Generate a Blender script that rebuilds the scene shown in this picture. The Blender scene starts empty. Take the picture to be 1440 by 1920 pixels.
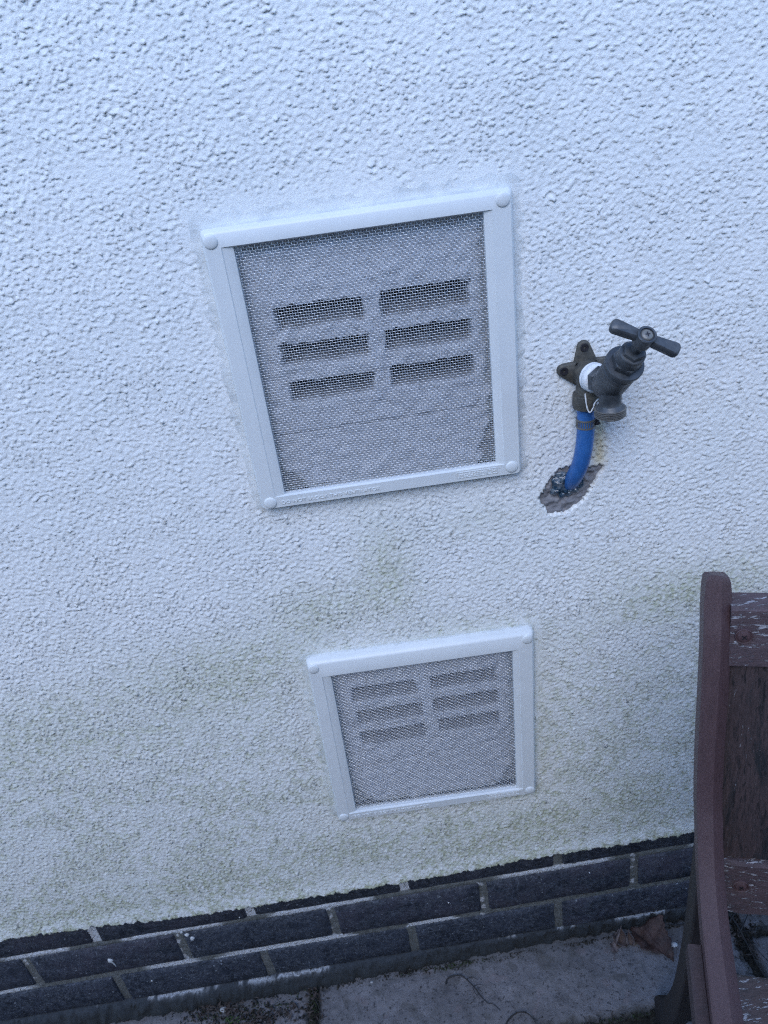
import bpy, bmesh, math, random
import numpy as np
from mathutils import Vector, Matrix

random.seed(7)
RNG = np.random.default_rng(11)
SC = bpy.context.scene
COL = SC.collection

# ------------------------------------------------------------------ camera
cd = bpy.data.cameras.new('camera')
cam = bpy.data.objects.new('camera', cd)
COL.objects.link(cam)
RIGHT = Vector((0.9867, -0.0827, -0.1401)).normalized()
FWD = Vector((0.0024, 0.8686, -0.4955)).normalized()
RIGHT = (RIGHT - FWD * RIGHT.dot(FWD)).normalized()
UP = RIGHT.cross(FWD).normalized()
CAMP = Vector((0.6170, -0.6807, 1.0267))
m = Matrix.Identity(4)
for i in range(3):
    m[i][0], m[i][1], m[i][2], m[i][3] = RIGHT[i], UP[i], -FWD[i], CAMP[i]
cam.matrix_world = m
cd.sensor_fit = 'VERTICAL'
cd.sensor_height = 36.0
cd.lens = 1435.2 / 1920 * 36.0
cd.clip_start = 0.02
cd.clip_end = 200
cd.dof.use_dof = True
cd.dof.focus_distance = 0.74
cd.dof.aperture_fstop = 16.0
SC.camera = cam

# ------------------------------------------------------------------ light
SUN_EL, SUN_AZ = math.radians(46), math.radians(196)   # azimuth clockwise from +y: behind the camera
w = bpy.data.worlds.new('World')
SC.world = w
w.use_nodes = True
nt = w.node_tree
bg = nt.nodes['Background']
sky = nt.nodes.new('ShaderNodeTexSky')
sky.sky_type = 'NISHITA'
sky.sun_disc = False
sky.sun_elevation = SUN_EL
sky.sun_rotation = SUN_AZ
sky.air_density = 1.0
sky.dust_density = 0.25
sky.ozone_density = 5.5
nt.links.new(sky.outputs[0], bg.inputs[0])
bg.inputs[1].default_value = 0.15
sd = bpy.data.lights.new('sun', 'SUN')
sd.energy = 0.5
sd.angle = math.radians(35)
sd.color = (1.0, 0.97, 0.93)
sun = bpy.data.objects.new('sun', sd)
COL.objects.link(sun)
sv = Vector((math.sin(SUN_AZ) * math.cos(SUN_EL), math.cos(SUN_AZ) * math.cos(SUN_EL), math.sin(SUN_EL)))
sun.rotation_euler = sv.to_track_quat('Z', 'Y').to_euler()
SC.view_settings.view_transform = 'Standard'
SC.view_settings.look = 'None'
SC.view_settings.gamma = 1
SC.view_settings.use_curve_mapping = False
SC.view_settings.exposure = 1.55
SC.cycles.use_denoising = False
SC.cycles.use_adaptive_sampling = False
SC.cycles.filter_width = 1.15

# ------------------------------------------------------------------ helpers
def thing(name, label, cat, loc=(0, 0, 0), group=None):
    o = bpy.data.objects.new(name, None)
    o.empty_display_size = 0.05
    COL.objects.link(o)
    o.location = loc
    o['label'] = label
    o['category'] = cat
    if group:
        o['group'] = group
    return o

def tag(o, label, cat, group=None):
    o['label'] = label
    o['category'] = cat
    if group:
        o['group'] = group
    return o

class MB:
    """collects world-space geometry for ONE mesh object"""
    def __init__(s):
        s.v = []; s.f = []; s.mi = []
    def add(s, vs, fs):
        b = len(s.v)
        s.v += [tuple(p) for p in vs]
        s.f += [tuple(b + i for i in f) for f in fs]
    def build(s, name, mat, parent=None, smooth=40, bevel=0, label=None, seg=2):
        me = bpy.data.meshes.new(name)
        off = Vector((0, 0, 0))
        if parent is not None:
            off = Vector(parent.location)
            if parent.parent is not None:
                off = off + Vector(parent.parent.location)
        me.from_pydata([(p[0] - off.x, p[1] - off.y, p[2] - off.z) for p in s.v], [], s.f)
        bm = bmesh.new(); bm.from_mesh(me)
        bmesh.ops.remove_doubles(bm, verts=bm.verts, dist=1e-6)
        bmesh.ops.recalc_face_normals(bm, faces=bm.faces)
        if bevel:
            es = [e for e in bm.edges if len(e.link_faces) == 2 and e.calc_face_angle(0) > 0.6]
            bmesh.ops.bevel(bm, geom=es, offset=bevel, segments=seg, profile=0.6, affect='EDGES', clamp_overlap=True)
        bm.to_mesh(me); bm.free()
        me.materials.append(mat)
        if smooth:
            me.shade_smooth()
            me.set_sharp_from_angle(angle=math.radians(smooth))
        o = bpy.data.objects.new(name, me)
        COL.objects.link(o)
        o.parent = parent
        if label:
            o['label'] = label
        return o

def basis(axis, ref=(0, 0, 1)):
    a = Vector(axis).normalized()
    r = Vector(ref)
    if abs(a.dot(r)) > 0.95:
        r = Vector((1, 0, 0))
    x = r.cross(a).normalized()
    y = a.cross(x)
    return x, y, a

def lathe(mb, org, axis, prof, n=32, ref=(0, 0, 1), rot=0.0, cap=True):
    """prof: (distance along the axis, radius)"""
    x, y, a = basis(axis, ref)
    o = Vector(org)
    vs = []
    for h, r in prof:
        for k in range(n):
            t = 2 * math.pi * k / n + rot
            vs.append(o + a * h + (x * math.cos(t) + y * math.sin(t)) * r)
    fs = []
    for i in range(len(prof) - 1):
        for k in range(n):
            k2 = (k + 1) % n
            fs.append((i * n + k, i * n + k2, (i + 1) * n + k2, (i + 1) * n + k))
    if cap:
        fs.append(tuple(range(n - 1, -1, -1)))
        fs.append(tuple((len(prof) - 1) * n + k for k in range(n)))
    mb.add(vs, fs)

def tube(mb, pts, rad, n=10, cap=True):
    pts = [Vector(p) for p in pts]
    if not hasattr(rad, '__len__'):
        rad = [rad] * len(pts)
    vs = []
    prev = None
    for i, p in enumerate(pts):
        t = (pts[min(i + 1, len(pts) - 1)] - pts[max(i - 1, 0)]).normalized()
        if prev is None:
            x = t.orthogonal().normalized()
        else:
            x = (prev - t * prev.dot(t)).normalized()
        prev = x
        y = t.cross(x)
        for k in range(n):
            a = 2 * math.pi * k / n
            vs.append(p + (x * math.cos(a) + y * math.sin(a)) * rad[i])
    fs = []
    for i in range(len(pts) - 1):
        for k in range(n):
            k2 = (k + 1) % n
            fs.append((i * n + k, i * n + k2, (i + 1) * n + k2, (i + 1) * n + k))
    if cap:
        fs.append(tuple(range(n - 1, -1, -1)))
        fs.append(tuple((len(pts) - 1) * n + k for k in range(n)))
    mb.add(vs, fs)

def spline(pts, k=6):
    pts = [Vector(p) for p in pts]
    out = []
    for i in range(len(pts) - 1):
        p0 = pts[max(i - 1, 0)]; p1 = pts[i]; p2 = pts[i + 1]; p3 = pts[min(i + 2, len(pts) - 1)]
        for j in range(k):
            t = j / k
            out.append(0.5 * ((2 * p1) + (p2 - p0) * t + (2 * p0 - 5 * p1 + 4 * p2 - p3) * t * t + (3 * p1 - p0 - 3 * p2 + p3) * t ** 3))
    out.append(pts[-1])
    return out

def box(mb, org, ex, ey, ez, sub=None):
    """org corner, three edge vectors"""
    o = Vector(org); ex = Vector(ex); ey = Vector(ey); ez = Vector(ez)
    vs = [o, o + ex, o + ex + ey, o + ey, o + ez, o + ex + ez, o + ex + ey + ez, o + ey + ez]
    mb.add(vs, [(0, 3, 2, 1), (4, 5, 6, 7), (0, 1, 5, 4), (1, 2, 6, 5), (2, 3, 7, 6), (3, 0, 4, 7)])

def fft_noise(n, dx, fn, seed):
    """periodic n x n field, rows are z, columns x; fn(kx,kz) amplitude with k in cycles per metre"""
    r = np.random.default_rng(seed)
    F = np.fft.fft2(r.standard_normal((n, n)))
    k = np.fft.fftfreq(n, dx)
    kz, kx = np.meshgrid(k, k, indexing='ij')
    g = np.real(np.fft.ifft2(F * fn(kx, kz)))
    g -= g.mean()
    return g / g.std()

def band(lam, bw=0.45, ax=1.0):
    k0 = 1.0 / lam
    def f(kx, kz):
        k = np.sqrt((kx * ax) ** 2 + (kz / ax) ** 2) + 1e-9
        return np.exp(-(np.log(k / k0) / bw) ** 2)
    return f

def sample(tile, dx, X, Z):
    n = tile.shape[0]
    fx = X / dx; fz = Z / dx
    x0 = np.floor(fx).astype(int); z0 = np.floor(fz).astype(int)
    ax = fx - x0; az = fz - z0
    x1 = (x0 + 1) % n; z1 = (z0 + 1) % n; x0 %= n; z0 %= n
    return (tile[z0, x0] * (1 - ax) * (1 - az) + tile[z0, x1] * ax * (1 - az) + tile[z1, x0] * (1 - ax) * az + tile[z1, x1] * ax * az)

def sstep(a, b, x):
    t = np.clip((x - a) / (b - a), 0, 1)
    return t * t * (3 - 2 * t)

def grid_mesh(name, P, mat, parent=None, mask=None, attrs=None, label=None):
    """P: (rows, cols, 3) world points; mask (rows-1, cols-1) keep faces"""
    nr, nc = P.shape[:2]
    idx = np.arange(nr * nc).reshape(nr, nc)
    q = np.stack([idx[:-1, :-1], idx[:-1, 1:], idx[1:, 1:], idx[1:, :-1]], -1)
    if mask is not None:
        q = q[mask]
    q = q.reshape(-1, 4)
    used = np.zeros(nr * nc, bool); used[q.ravel()] = True
    remap = np.cumsum(used) - 1
    q = remap[q]
    V = P.reshape(-1, 3)[used].astype(np.float32).copy()
    if parent is not None:
        V -= np.array(parent.location, np.float32)
    me = bpy.data.meshes.new(name)
    me.vertices.add(len(V)); me.vertices.foreach_set('co', V.ravel())
    me.loops.add(q.size); me.loops.foreach_set('vertex_index', q.ravel().astype(np.int32))
    me.polygons.add(len(q)); me.polygons.foreach_set('loop_start', np.arange(0, q.size, 4, dtype=np.int32))
    me.update(calc_edges=True)
    me.validate()
    for an, arr in (attrs or {}).items():
        at = me.attributes.new(an, 'FLOAT', 'POINT')
        at.data.foreach_set('value', arr.reshape(-1)[used].astype(np.float32))
    me.materials.append(mat)
    me.shade_smooth()
    o = bpy.data.objects.new(name, me)
    COL.objects.link(o)
    o.parent = parent
    if label:
        o['label'] = label
    return o

# ------------------------------------------------------------------ materials
class NT:
    def __init__(s, name, rough=0.6, metal=0.0):
        s.m = bpy.data.materials.new(name); s.m.use_nodes = True
        s.t = s.m.node_tree; s.b = s.t.nodes['Principled BSDF']
        s.b.inputs['Roughness'].default_value = rough
        s.b.inputs['Metallic'].default_value = metal
        s.co = s.t.nodes.new('ShaderNodeTexCoord').outputs['Object']
    def n(s, k, **kw):
        nd = s.t.nodes.new(k)
        for a, b in kw.items():
            if isinstance(b, bpy.types.NodeSocket):
                s.t.links.new(b, nd.inputs[a])
            elif a in nd.inputs:
                nd.inputs[a].default_value = b
            else:
                setattr(nd, a, b)
        return nd
    def link(s, a, b):
        s.t.links.new(a, b)
    def map(s, scale):
        nd = s.t.nodes.new('ShaderNodeMapping')
        nd.inputs['Scale'].default_value = scale
        s.link(s.co, nd.inputs['Vector'])
        return nd.outputs[0]
    def noise(s, scale, detail=4, rough=0.6, vec=None, dist=0.0):
        nd = s.t.nodes.new('ShaderNodeTexNoise')
        nd.inputs['Scale'].default_value = scale; nd.inputs['Detail'].default_value = detail
        nd.inputs['Roughness'].default_value = rough; nd.inputs['Distortion'].default_value = dist
        s.link(vec or s.co, nd.inputs['Vector'])
        return nd.outputs[0]
    def ramp(s, fac, stops):
        nd = s.t.nodes.new('ShaderNodeValToRGB')
        el = nd.color_ramp.elements
        while len(el) < len(stops):
            el.new(0.5)
        for e, (p, c) in zip(el, stops):
            e.position = p
            e.color = (c, c, c, 1) if not hasattr(c, '__len__') else (*c, 1)
        s.link(fac, nd.inputs[0])
        return nd.outputs[0]
    def mix(s, fac, a, b):
        nd = s.t.nodes.new('ShaderNodeMix'); nd.data_type = 'RGBA'
        for i, v in ((0, fac), (6, a), (7, b)):
            if isinstance(v, bpy.types.NodeSocket):
                s.link(v, nd.inputs[i])
            elif i == 0:
                nd.inputs[0].default_value = v
            else:
                nd.inputs[i].default_value = (*v, 1)
        return nd.outputs[2]
    def mul(s, a, b, op='MULTIPLY'):
        nd = s.t.nodes.new('ShaderNodeMath'); nd.operation = op
        for i, v in ((0, a), (1, b)):
            if isinstance(v, bpy.types.NodeSocket):
                s.link(v, nd.inputs[i])
            else:
                nd.inputs[i].default_value = v
        return nd.outputs[0]
    def attr(s, name):
        nd = s.t.nodes.new('ShaderNodeAttribute'); nd.attribute_name = name
        return nd.outputs['Fac']
    def rnd(s):
        return s.t.nodes.new('ShaderNodeObjectInfo').outputs['Random']
    def color(s, c):
        if isinstance(c, bpy.types.NodeSocket):
            s.link(c, s.b.inputs['Base Color'])
        else:
            s.b.inputs['Base Color'].default_value = (*c, 1)
    def bump(s, h, dist, strength=1.0):
        nd = s.t.nodes.new('ShaderNodeBump')
        nd.inputs['Distance'].default_value = dist; nd.inputs['Strength'].default_value = strength
        s.link(h, nd.inputs['Height'])
        s.link(nd.outputs[0], s.b.inputs['Normal'])
        return nd

def m_stucco():
    k = NT('white_render_paint', 0.55)
    base = k.mix(k.ramp(k.noise(9, 3), [(0.35, 0), (0.7, 1)]), (0.80, 0.815, 0.815), (0.75, 0.775, 0.78))
    c = k.mix(k.attr('algae'), base, (0.43, 0.46, 0.32))
    c = k.mix(k.attr('cream'), c, (0.64, 0.57, 0.40))
    c = k.mix(k.attr('dirt_shade'), c, (0.12, 0.12, 0.11))
    k.color(c)
    h = k.mul(k.noise(420, 4, 0.65), k.mul(k.noise(1500, 2), 0.35), 'ADD')
    k.bump(h, 0.0007, 0.8)
    return k.m

def m_plaster():
    k = NT('painted_brick_face', 0.7)
    base = k.mix(k.ramp(k.noise(60, 4), [(0.35, 0), (0.7, 1)]), (0.60, 0.615, 0.65), (0.49, 0.50, 0.53))
    c = k.mix(k.attr('dirt_shade'), base, (0.085, 0.08, 0.08))
    k.color(c)
    k.bump(k.noise(300, 5), 0.0008, 0.8)
    return k.m

def m_plastic():
    k = NT('white_plastic', 0.42)
    n = k.ramp(k.noise(25, 5, 0.7), [(0.35, 0), (0.75, 1)])
    c = k.mix(n, (0.66, 0.685, 0.69), (0.60, 0.63, 0.64))
    sp = k.ramp(k.noise(260, 2), [(0.74, 0), (0.80, 1)])
    k.color(k.mix(k.mul(sp, 0.4), c, (0.42, 0.42, 0.38)))
    k.bump(k.noise(60, 2), 0.0004, 0.3)
    return k.m

def m_bead():
    k = NT('clear_sealant', 0.16)
    b = k.b
    b.inputs['IOR'].default_value = 1.45
    st = k.noise(26, 5, 0.65, k.map((0.8, 1, 3.0)), 1.2)
    k.color(k.mix(k.ramp(st, [(0.40, 0), (0.60, 1)]), (0.66, 0.70, 0.71), (0.46, 0.50, 0.51)))
    k.link(k.ramp(st, [(0.40, 0.08), (0.66, 0.34)]), b.inputs['Alpha'])
    k.bump(st, 0.003, 0.8)
    return k.m

def m_goo():
    k = NT('dark_clear_sealant', 0.06)
    k.color(k.mix(k.ramp(k.noise(130, 3), [(0.45, 0), (0.7, 1)]), (0.015, 0.04, 0.07), (0.16, 0.19, 0.22)))
    k.bump(k.noise(70, 2, 0.5, None, 1.5), 0.006, 0.8)
    k.b.inputs['Coat Weight'].default_value = 0.6
    return k.m

def m_wire():
    k = NT('steel_wire', 0.33, 0.9)
    k.color((0.70, 0.74, 0.79))
    return k.m

def m_brick():
    k = NT('dark_painted_brick', 0.5)
    r = k.rnd()
    off = k.n('ShaderNodeCombineXYZ', X=k.mul(r, 37.0), Y=k.mul(r, 11.0), Z=k.mul(r, 23.0)).outputs[0]
    vec = k.n('ShaderNodeVectorMath', operation='ADD')
    k.link(k.co, vec.inputs[0]); k.link(off, vec.inputs[1])
    vec = vec.outputs[0]
    n = k.ramp(k.noise(110, 6, 0.8, vec, 0.4), [(0.44, 0), (0.66, 1)])
    c = k.mix(n, (0.007, 0.012, 0.023), (0.062, 0.074, 0.100))
    bigp = k.ramp(k.noise(16, 4, 0.7, vec, 0.5), [(0.42, 0), (0.66, 1)])
    c = k.mix(k.mul(bigp, 0.75), c, (0.036, 0.046, 0.068))
    c = k.mix(k.mul(k.mul(r, bigp), 0.6), c, (0.055, 0.045, 0.066))
    veins = k.ramp(k.noise(38, 5, 0.75, vec, 1.2), [(0.485, 0), (0.50, 1), (0.515, 0)])
    c = k.mix(k.mul(veins, 0.38), c, (0.24, 0.26, 0.30))
    sp = k.ramp(k.noise(260, 2, 0.5, vec), [(0.69, 0), (0.73, 1)])
    c = k.mix(k.mul(sp, 0.6), c, (0.36, 0.40, 0.45))
    k.color(c)
    k.link(k.ramp(k.noise(90, 4), [(0.3, 0.4), (0.7, 0.75)]), k.b.inputs['Roughness'])
    k.bump(k.noise(200, 6, 0.75, vec), 0.0022, 1.0)
    return k.m

def m_mortar(nm='grey_mortar', c1=(0.075, 0.085, 0.085), c2=(0.17, 0.18, 0.18)):
    k = NT(nm, 0.85)
    c = k.mix(k.ramp(k.noise(150, 5), [(0.3, 0), (0.7, 1)]), c1, c2)
    wp = k.mul(k.attr('paint'), k.ramp(k.noise(480, 4, 0.7), [(0.36, 0), (0.48, 1)]))
    c = k.mix(wp, c, (0.60, 0.63, 0.68))
    c = k.mix(k.mul(k.attr('dirt_shade'), 0.9), c, (0.022, 0.027, 0.030))
    k.color(c)
    k.bump(k.noise(240, 6, 0.75), 0.002, 1.0)
    return k.m

def m_paintfleck():
    k = NT('white_paint_splash', 0.6)
    k.color(k.mix(k.ramp(k.noise(600, 3), [(0.4, 0), (0.6, 1)]), (0.62, 0.64, 0.66), (0.4, 0.42, 0.44)))
    return k.m

def m_concrete():
    k = NT('concrete_slab', 0.85)
    n1 = k.ramp(k.noise(14, 6, 0.7), [(0.35, 0), (0.68, 1)])
    c = k.mix(n1, (0.120, 0.115, 0.12), (0.22, 0.21, 0.22))
    sp = k.ramp(k.noise(170, 3, 0.6), [(0.58, 0), (0.66, 1)])
    c = k.mix(k.mul(sp, 0.85), c, (0.045, 0.045, 0.05))
    st = k.ramp(k.noise(48, 5, 0.7, None, 0.6), [(0.52, 0), (0.68, 1)])
    c = k.mix(k.mul(st, 0.45), c, (0.070, 0.070, 0.070))
    lt = k.ramp(k.noise(260, 2, 0.5), [(0.68, 0), (0.74, 1)])
    c = k.mix(k.mul(lt, 0.4), c, (0.34, 0.34, 0.36))
    lich = k.ramp(k.noise(26, 1, 0.3, None, 0.4), [(0.67, 0), (0.70, 1)])
    c = k.mix(k.mul(lich, 0.55), c, (0.085, 0.08, 0.075))
    pk = k.ramp(k.noise(33, 1, 0.3, k.map((1, 1.2, 1)), 0.3), [(0.66, 0), (0.69, 1)])
    c = k.mix(k.mul(pk, 0.4), c, (0.20, 0.165, 0.17))
    c = k.mix(k.mul(k.attr('dirt_shade'), 0.9), c, (0.035, 0.038, 0.03))
    k.color(c)
    k.bump(k.mul(k.noise(260, 6, 0.7), k.mul(k.noise(30, 2), 0.8), 'ADD'), 0.0025, 0.8)
    return k.m

def m_soil():
    k = NT('dark_joint_soil', 0.95)
    k.color(k.mix(k.ramp(k.noise(110, 5), [(0.4, 0), (0.65, 1)]), (0.010, 0.010, 0.009), (0.05, 0.045, 0.035)))
    k.bump(k.noise(180, 5), 0.004, 1.0)
    return k.m

def m_tap():
    k = NT('dull_dark_brass', 0.46, 0.35)
    n = k.ramp(k.noise(70, 5, 0.65), [(0.35, 0), (0.7, 1)])
    k.color(k.mix(n, (0.040, 0.047, 0.056), (0.100, 0.108, 0.118)))
    k.link(k.ramp(k.noise(110, 4), [(0.3, 0.30), (0.7, 0.62)]), k.b.inputs['Roughness'])
    k.bump(k.noise(500, 4), 0.0003, 0.6)
    return k.m

def m_oldbrass():
    k = NT('weathered_brass', 0.6, 0.35)
    n = k.ramp(k.noise(130, 5, 0.65), [(0.38, 0), (0.66, 1)])
    c = k.mix(n, (0.062, 0.062, 0.058), (0.125, 0.115, 0.095))
    k.color(c)
    k.bump(k.noise(420, 4), 0.0006, 0.8)
    return k.m

def m_simple(name, c1, c2, sc=120, rough=0.5, metal=0.0, bump=0.0003, bs=400):
    k = NT(name, rough, metal)
    k.color(k.mix(k.ramp(k.noise(sc, 4), [(0.35, 0), (0.68, 1)]), c1, c2))
    if bump:
        k.bump(k.noise(bs, 4), bump, 0.8)
    return k.m

def m_pipe():
    k = NT('blue_plastic_pipe', 0.38)
    c = k.mix(k.ramp(k.noise(90, 5), [(0.35, 0), (0.7, 1)]), (0.018, 0.092, 0.285), (0.032, 0.13, 0.36))
    sc = k.ramp(k.noise(60, 2, 0.4, k.map((3, 3, 0.6)), 2.5), [(0.495, 0), (0.5, 1), (0.505, 0)])
    c = k.mix(k.mul(sc, 0.35), c, (0.25, 0.38, 0.55))
    k.color(c)
    k.bump(k.noise(700, 3), 0.00015, 0.6)
    return k.m

def m_wood(name, c1, c2, peel=0.0, dark=0.0, stretch=(6, 1, 1), rough=0.55, seedo=(0, 0, 0)):
    k = NT(name, rough)
    mp = k.t.nodes.new('ShaderNodeMapping'); mp.inputs['Scale'].default_value = stretch
    mp.inputs['Location'].default_value = seedo
    k.link(k.co, mp.inputs['Vector']); vec = mp.outputs[0]
    g = k.noise(55, 6, 0.7, vec, 0.6)
    c = k.mix(k.ramp(g, [(0.35, 0), (0.68, 1)]), c1, c2)
    h = k.noise(170, 5, 0.7, vec, 0.3)
    if dark:
        d = k.ramp(k.mul(k.noise(5, 5, 0.75, vec, 0.5), k.mul(h, 0.45), 'ADD'), [(0.70, 0), (0.84, 1)])
        c = k.mix(k.mul(d, dark), c, (0.010, 0.014, 0.018))
        cr = k.ramp(k.noise(32, 5, 0.8, vec, 0.6), [(0.54, 0), (0.60, 1)])
        c = k.mix(k.mul(cr, 0.9 * dark), c, (0.006, 0.006, 0.008))
    if peel:
        p = k.ramp(k.noise(45, 6, 0.75, vec, 0.3), [(0.650 - 0.075 * peel, 0), (0.660 - 0.075 * peel, 1)])
        c = k.mix(k.mul(p, 0.85), c, (0.34, 0.34, 0.37))
        h = k.mul(h, k.mul(p, -1.3), 'ADD')
    k.color(c)
    k.bump(h, 0.0009, 0.9)
    return k.m

def m_leaf():
    k = NT('dead_leaf', 0.6)
    c = k.mix(k.ramp(k.noise(70, 5), [(0.35, 0), (0.7, 1)]), (0.036, 0.019, 0.016), (0.085, 0.044, 0.034))
    k.color(c)
    k.bump(k.noise(160, 5, 0.7, None, 1.0), 0.002, 0.9)
    return k.m

M = dict(fillet=m_mortar('slate_grey_fillet', (0.018, 0.025, 0.034), (0.060, 0.068, 0.082)), stucco=m_stucco(), plaster=m_plaster(), plastic=m_plastic(), bead=m_bead(), goo=m_goo(), wire=m_wire(), brick=m_brick(),
         mortar=m_mortar(), fleck=m_paintfleck(), concrete=m_concrete(), soil=m_soil(), tap=m_tap(), oldbrass=m_oldbrass(), pipe=m_pipe(),
         leaf=m_leaf(),
         litter=m_simple('brown_litter', (0.03, 0.022, 0.018), (0.07, 0.05, 0.042), 200, 0.7),
         leafgrey=m_simple('grey_brown_leaf', (0.085, 0.065, 0.062), (0.15, 0.115, 0.11), 90, 0.6, 0, 0.001, 200),
         twig=m_simple('dark_twig', (0.010, 0.010, 0.012), (0.03, 0.027, 0.025), 90, 0.7),
         screw=m_simple('dark_screw', (0.018, 0.018, 0.024), (0.045, 0.04, 0.045), 150, 0.5, 0.4),
         steel=m_simple('dull_steel_band', (0.13, 0.13, 0.13), (0.22, 0.21, 0.19), 150, 0.45, 0.4),
         ptfe=m_simple('white_tape', (0.60, 0.62, 0.64), (0.74, 0.75, 0.77), 200, 0.45, 0, 0.0006, 300),
         patch=m_simple('grey_mortar_patch', (0.15, 0.15, 0.165), (0.26, 0.255, 0.27), 60, 0.7, 0, 0.0016, 180),
         moss=m_simple('green_moss', (0.022, 0.034, 0.014), (0.05, 0.07, 0.03), 200, 0.9),
         grass=m_simple('small_weed', (0.06, 0.12, 0.04), (0.12, 0.19, 0.08), 100, 0.6, 0, 0),
         stone=m_simple('pale_pebble', (0.25, 0.25, 0.25), (0.42, 0.42, 0.42), 200, 0.7),
         batten=m_wood('dull_brown_batten', (0.040, 0.025, 0.028), (0.060, 0.038, 0.041), 0, 0.2, (8, 8, 1), 0.6),
         shaded_legwood=m_wood('shaded_leg_wood', (0.012, 0.008, 0.008), (0.028, 0.019, 0.018), 0, 0.4, (8, 8, 1), 0.7),  # dark wood with the shade behind the upright put into its colour
         wood=m_wood('purple_brown_painted_wood', (0.064, 0.037, 0.041), (0.090, 0.052, 0.057), 0, 0, (8, 8, 1), 0.5),
         rail=m_wood('peeling_purple_brown_rail', (0.058, 0.038, 0.044), (0.092, 0.062, 0.070), 1.0, 0.25, (1.2, 6, 9), 0.6),
         seatwood=m_wood('peeling_seat_board', (0.050, 0.034, 0.034), (0.085, 0.058, 0.058), 1.1, 0.45, (1.5, 6, 6), 0.65, (3, 1, 2)),
         slat=m_wood('rotten_brown_slat', (0.036, 0.025, 0.027), (0.072, 0.049, 0.051), 0.08, 1.0, (9, 9, 0.8), 0.7))

# ------------------------------------------------------------------ the wall: rendered coat
GZ = -0.178                                         # paving level
wall = thing('house_wall', 'white roughcast house wall stained green low down above a dark painted brick plinth', 'wall', (0.5, 0, 0))

VA = dict(x=0.5062, z=0.9352, w=0.2600, h=0.2655, a=-0.0222)
VB = dict(x=0.5055, z=0.4702, w=0.2580, h=0.2665, a=-0.0333)
def loc(V, X, Z):
    dx, dz = X - V['x'], Z - V['z']; c, s = math.cos(V['a']), math.sin(V['a'])
    return dx * c + dz * s, dx * s - dz * c
def wp(V, u, v, y):
    c, s = math.cos(V['a']), math.sin(V['a'])
    return (V['x'] + u * c + v * s, y, V['z'] + u * s - v * c)

PATCH = [(0.789, 0.6417), (0.7965, 0.6521), (0.8087, 0.6566), (0.8185, 0.656), (0.8322, 0.651), (0.8476, 0.6507), (0.8404, 0.6391),
         (0.8337, 0.6265), (0.8263, 0.6152), (0.8177, 0.6072), (0.8063, 0.6009), (0.7882, 0.6043), (0.783, 0.6157), (0.7795, 0.6259), (0.7848, 0.6338)]
def poly_sd(X, Z, P):
    """signed distance, negative inside"""
    P = np.array(P); d = np.full(X.shape, 1e9); inside = np.zeros(X.shape, bool)
    for i in range(len(P)):
        a = P[i]; b = P[(i + 1) % len(P)]; e = b - a
        t = np.clip(((X - a[0]) * e[0] + (Z - a[1]) * e[1]) / (e @ e), 0, 1)
        d = np.minimum(d, np.hypot(X - a[0] - t * e[0], Z - a[1] - t * e[1]))
        c = (a[1] > Z) != (b[1] > Z)
        xi = a[0] + (Z - a[1]) / (e[1] + 1e-12) * e[0]
        inside ^= c & (X < xi)
    return np.where(inside, -d, d)

TN, TD = 1296, 0.0010
n_big = fft_noise(TN, TD, band(0.0078, 0.60, 1.35), 1)
n_mid = fft_noise(TN, TD, band(0.0043, 0.50, 1.25), 2)
n_fin = fft_noise(TN, TD, band(0.0028, 0.40, 1.15), 3)
n_wob = fft_noise(TN, TD, band(0.060, 0.6, 1.0), 4)
n_sof = fft_noise(TN, TD, band(0.150, 0.7, 1.3), 5)
n_pat = fft_noise(TN, TD, band(0.026, 0.8, 1.0), 6)
n_dot = fft_noise(TN, TD, band(0.008, 0.5, 1.0), 8)

def rows(a, b, d0, d1):
    out = [a]
    while out[-1] < b:
        t = (out[-1] - a) / (b - a)
        out.append(out[-1] + d0 + (d1 - d0) * t)
    return out

xs = np.concatenate([np.linspace(-0.9, -0.07, 45)[:-1], np.arange(-0.07, 1.13, 0.00118), np.linspace(1.13, 2.2, 50)])
ss = np.array(rows(0.0, 1.09, 0.0015, 0.00105) + list(np.linspace(1.11, 1.9, 28)))
XX, SS = np.meshgrid(xs, ss)
lipx = [-0.9, -0.05, 0.0, 0.129, 0.239, 0.338, 0.42, 0.557, 0.633, 0.709, 0.785, 0.884, 0.975, 1.2, 2.2]
lipz = [0.066, 0.066, 0.0645, 0.0579, 0.0486, 0.0469, 0.0454, 0.0444, 0.046, 0.0488, 0.0493, 0.0475, 0.0487, 0.049, 0.05]
lip = np.interp(xs, lipx, lipz)
lipn = sample(n_mid, TD, xs, xs * 0 + 0.3) * 0.0005 + sample(n_pat, TD, xs, xs * 0 + 0.7) * 0.0013
fall = np.clip(1 - SS / 0.02, 0, 1)
ZZ = lip[None, :] + SS + lipn[None, :] * fall
big, mid, fin = (sample(t, TD, XX, ZZ) for t in (n_big, n_mid, n_fin))
wob, sof, pat, dot = (sample(t, TD, XX, ZZ) for t in (n_wob, n_sof, n_pat, n_dot))
rough = 1.12 + 0.45 * sstep(0.75, 0.45, ZZ) + 0.20 * sstep(-0.8, 1.2, wob) + 0.25 * sstep(0.25, 0.75, ZZ) * 0.3
fade = np.clip((XX + 0.14) / 0.05, 0.35, 1) * np.clip((1.2 - XX) / 0.05, 0.35, 1) * np.clip((1.2 - ZZ) / 0.05, 0.35, 1)
patchy = sstep(-1.2, 1.4, sof + 0.5 * pat)
coarse = sstep(-0.6, 1.5, pat)                     # patches of bigger and smaller grit
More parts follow.
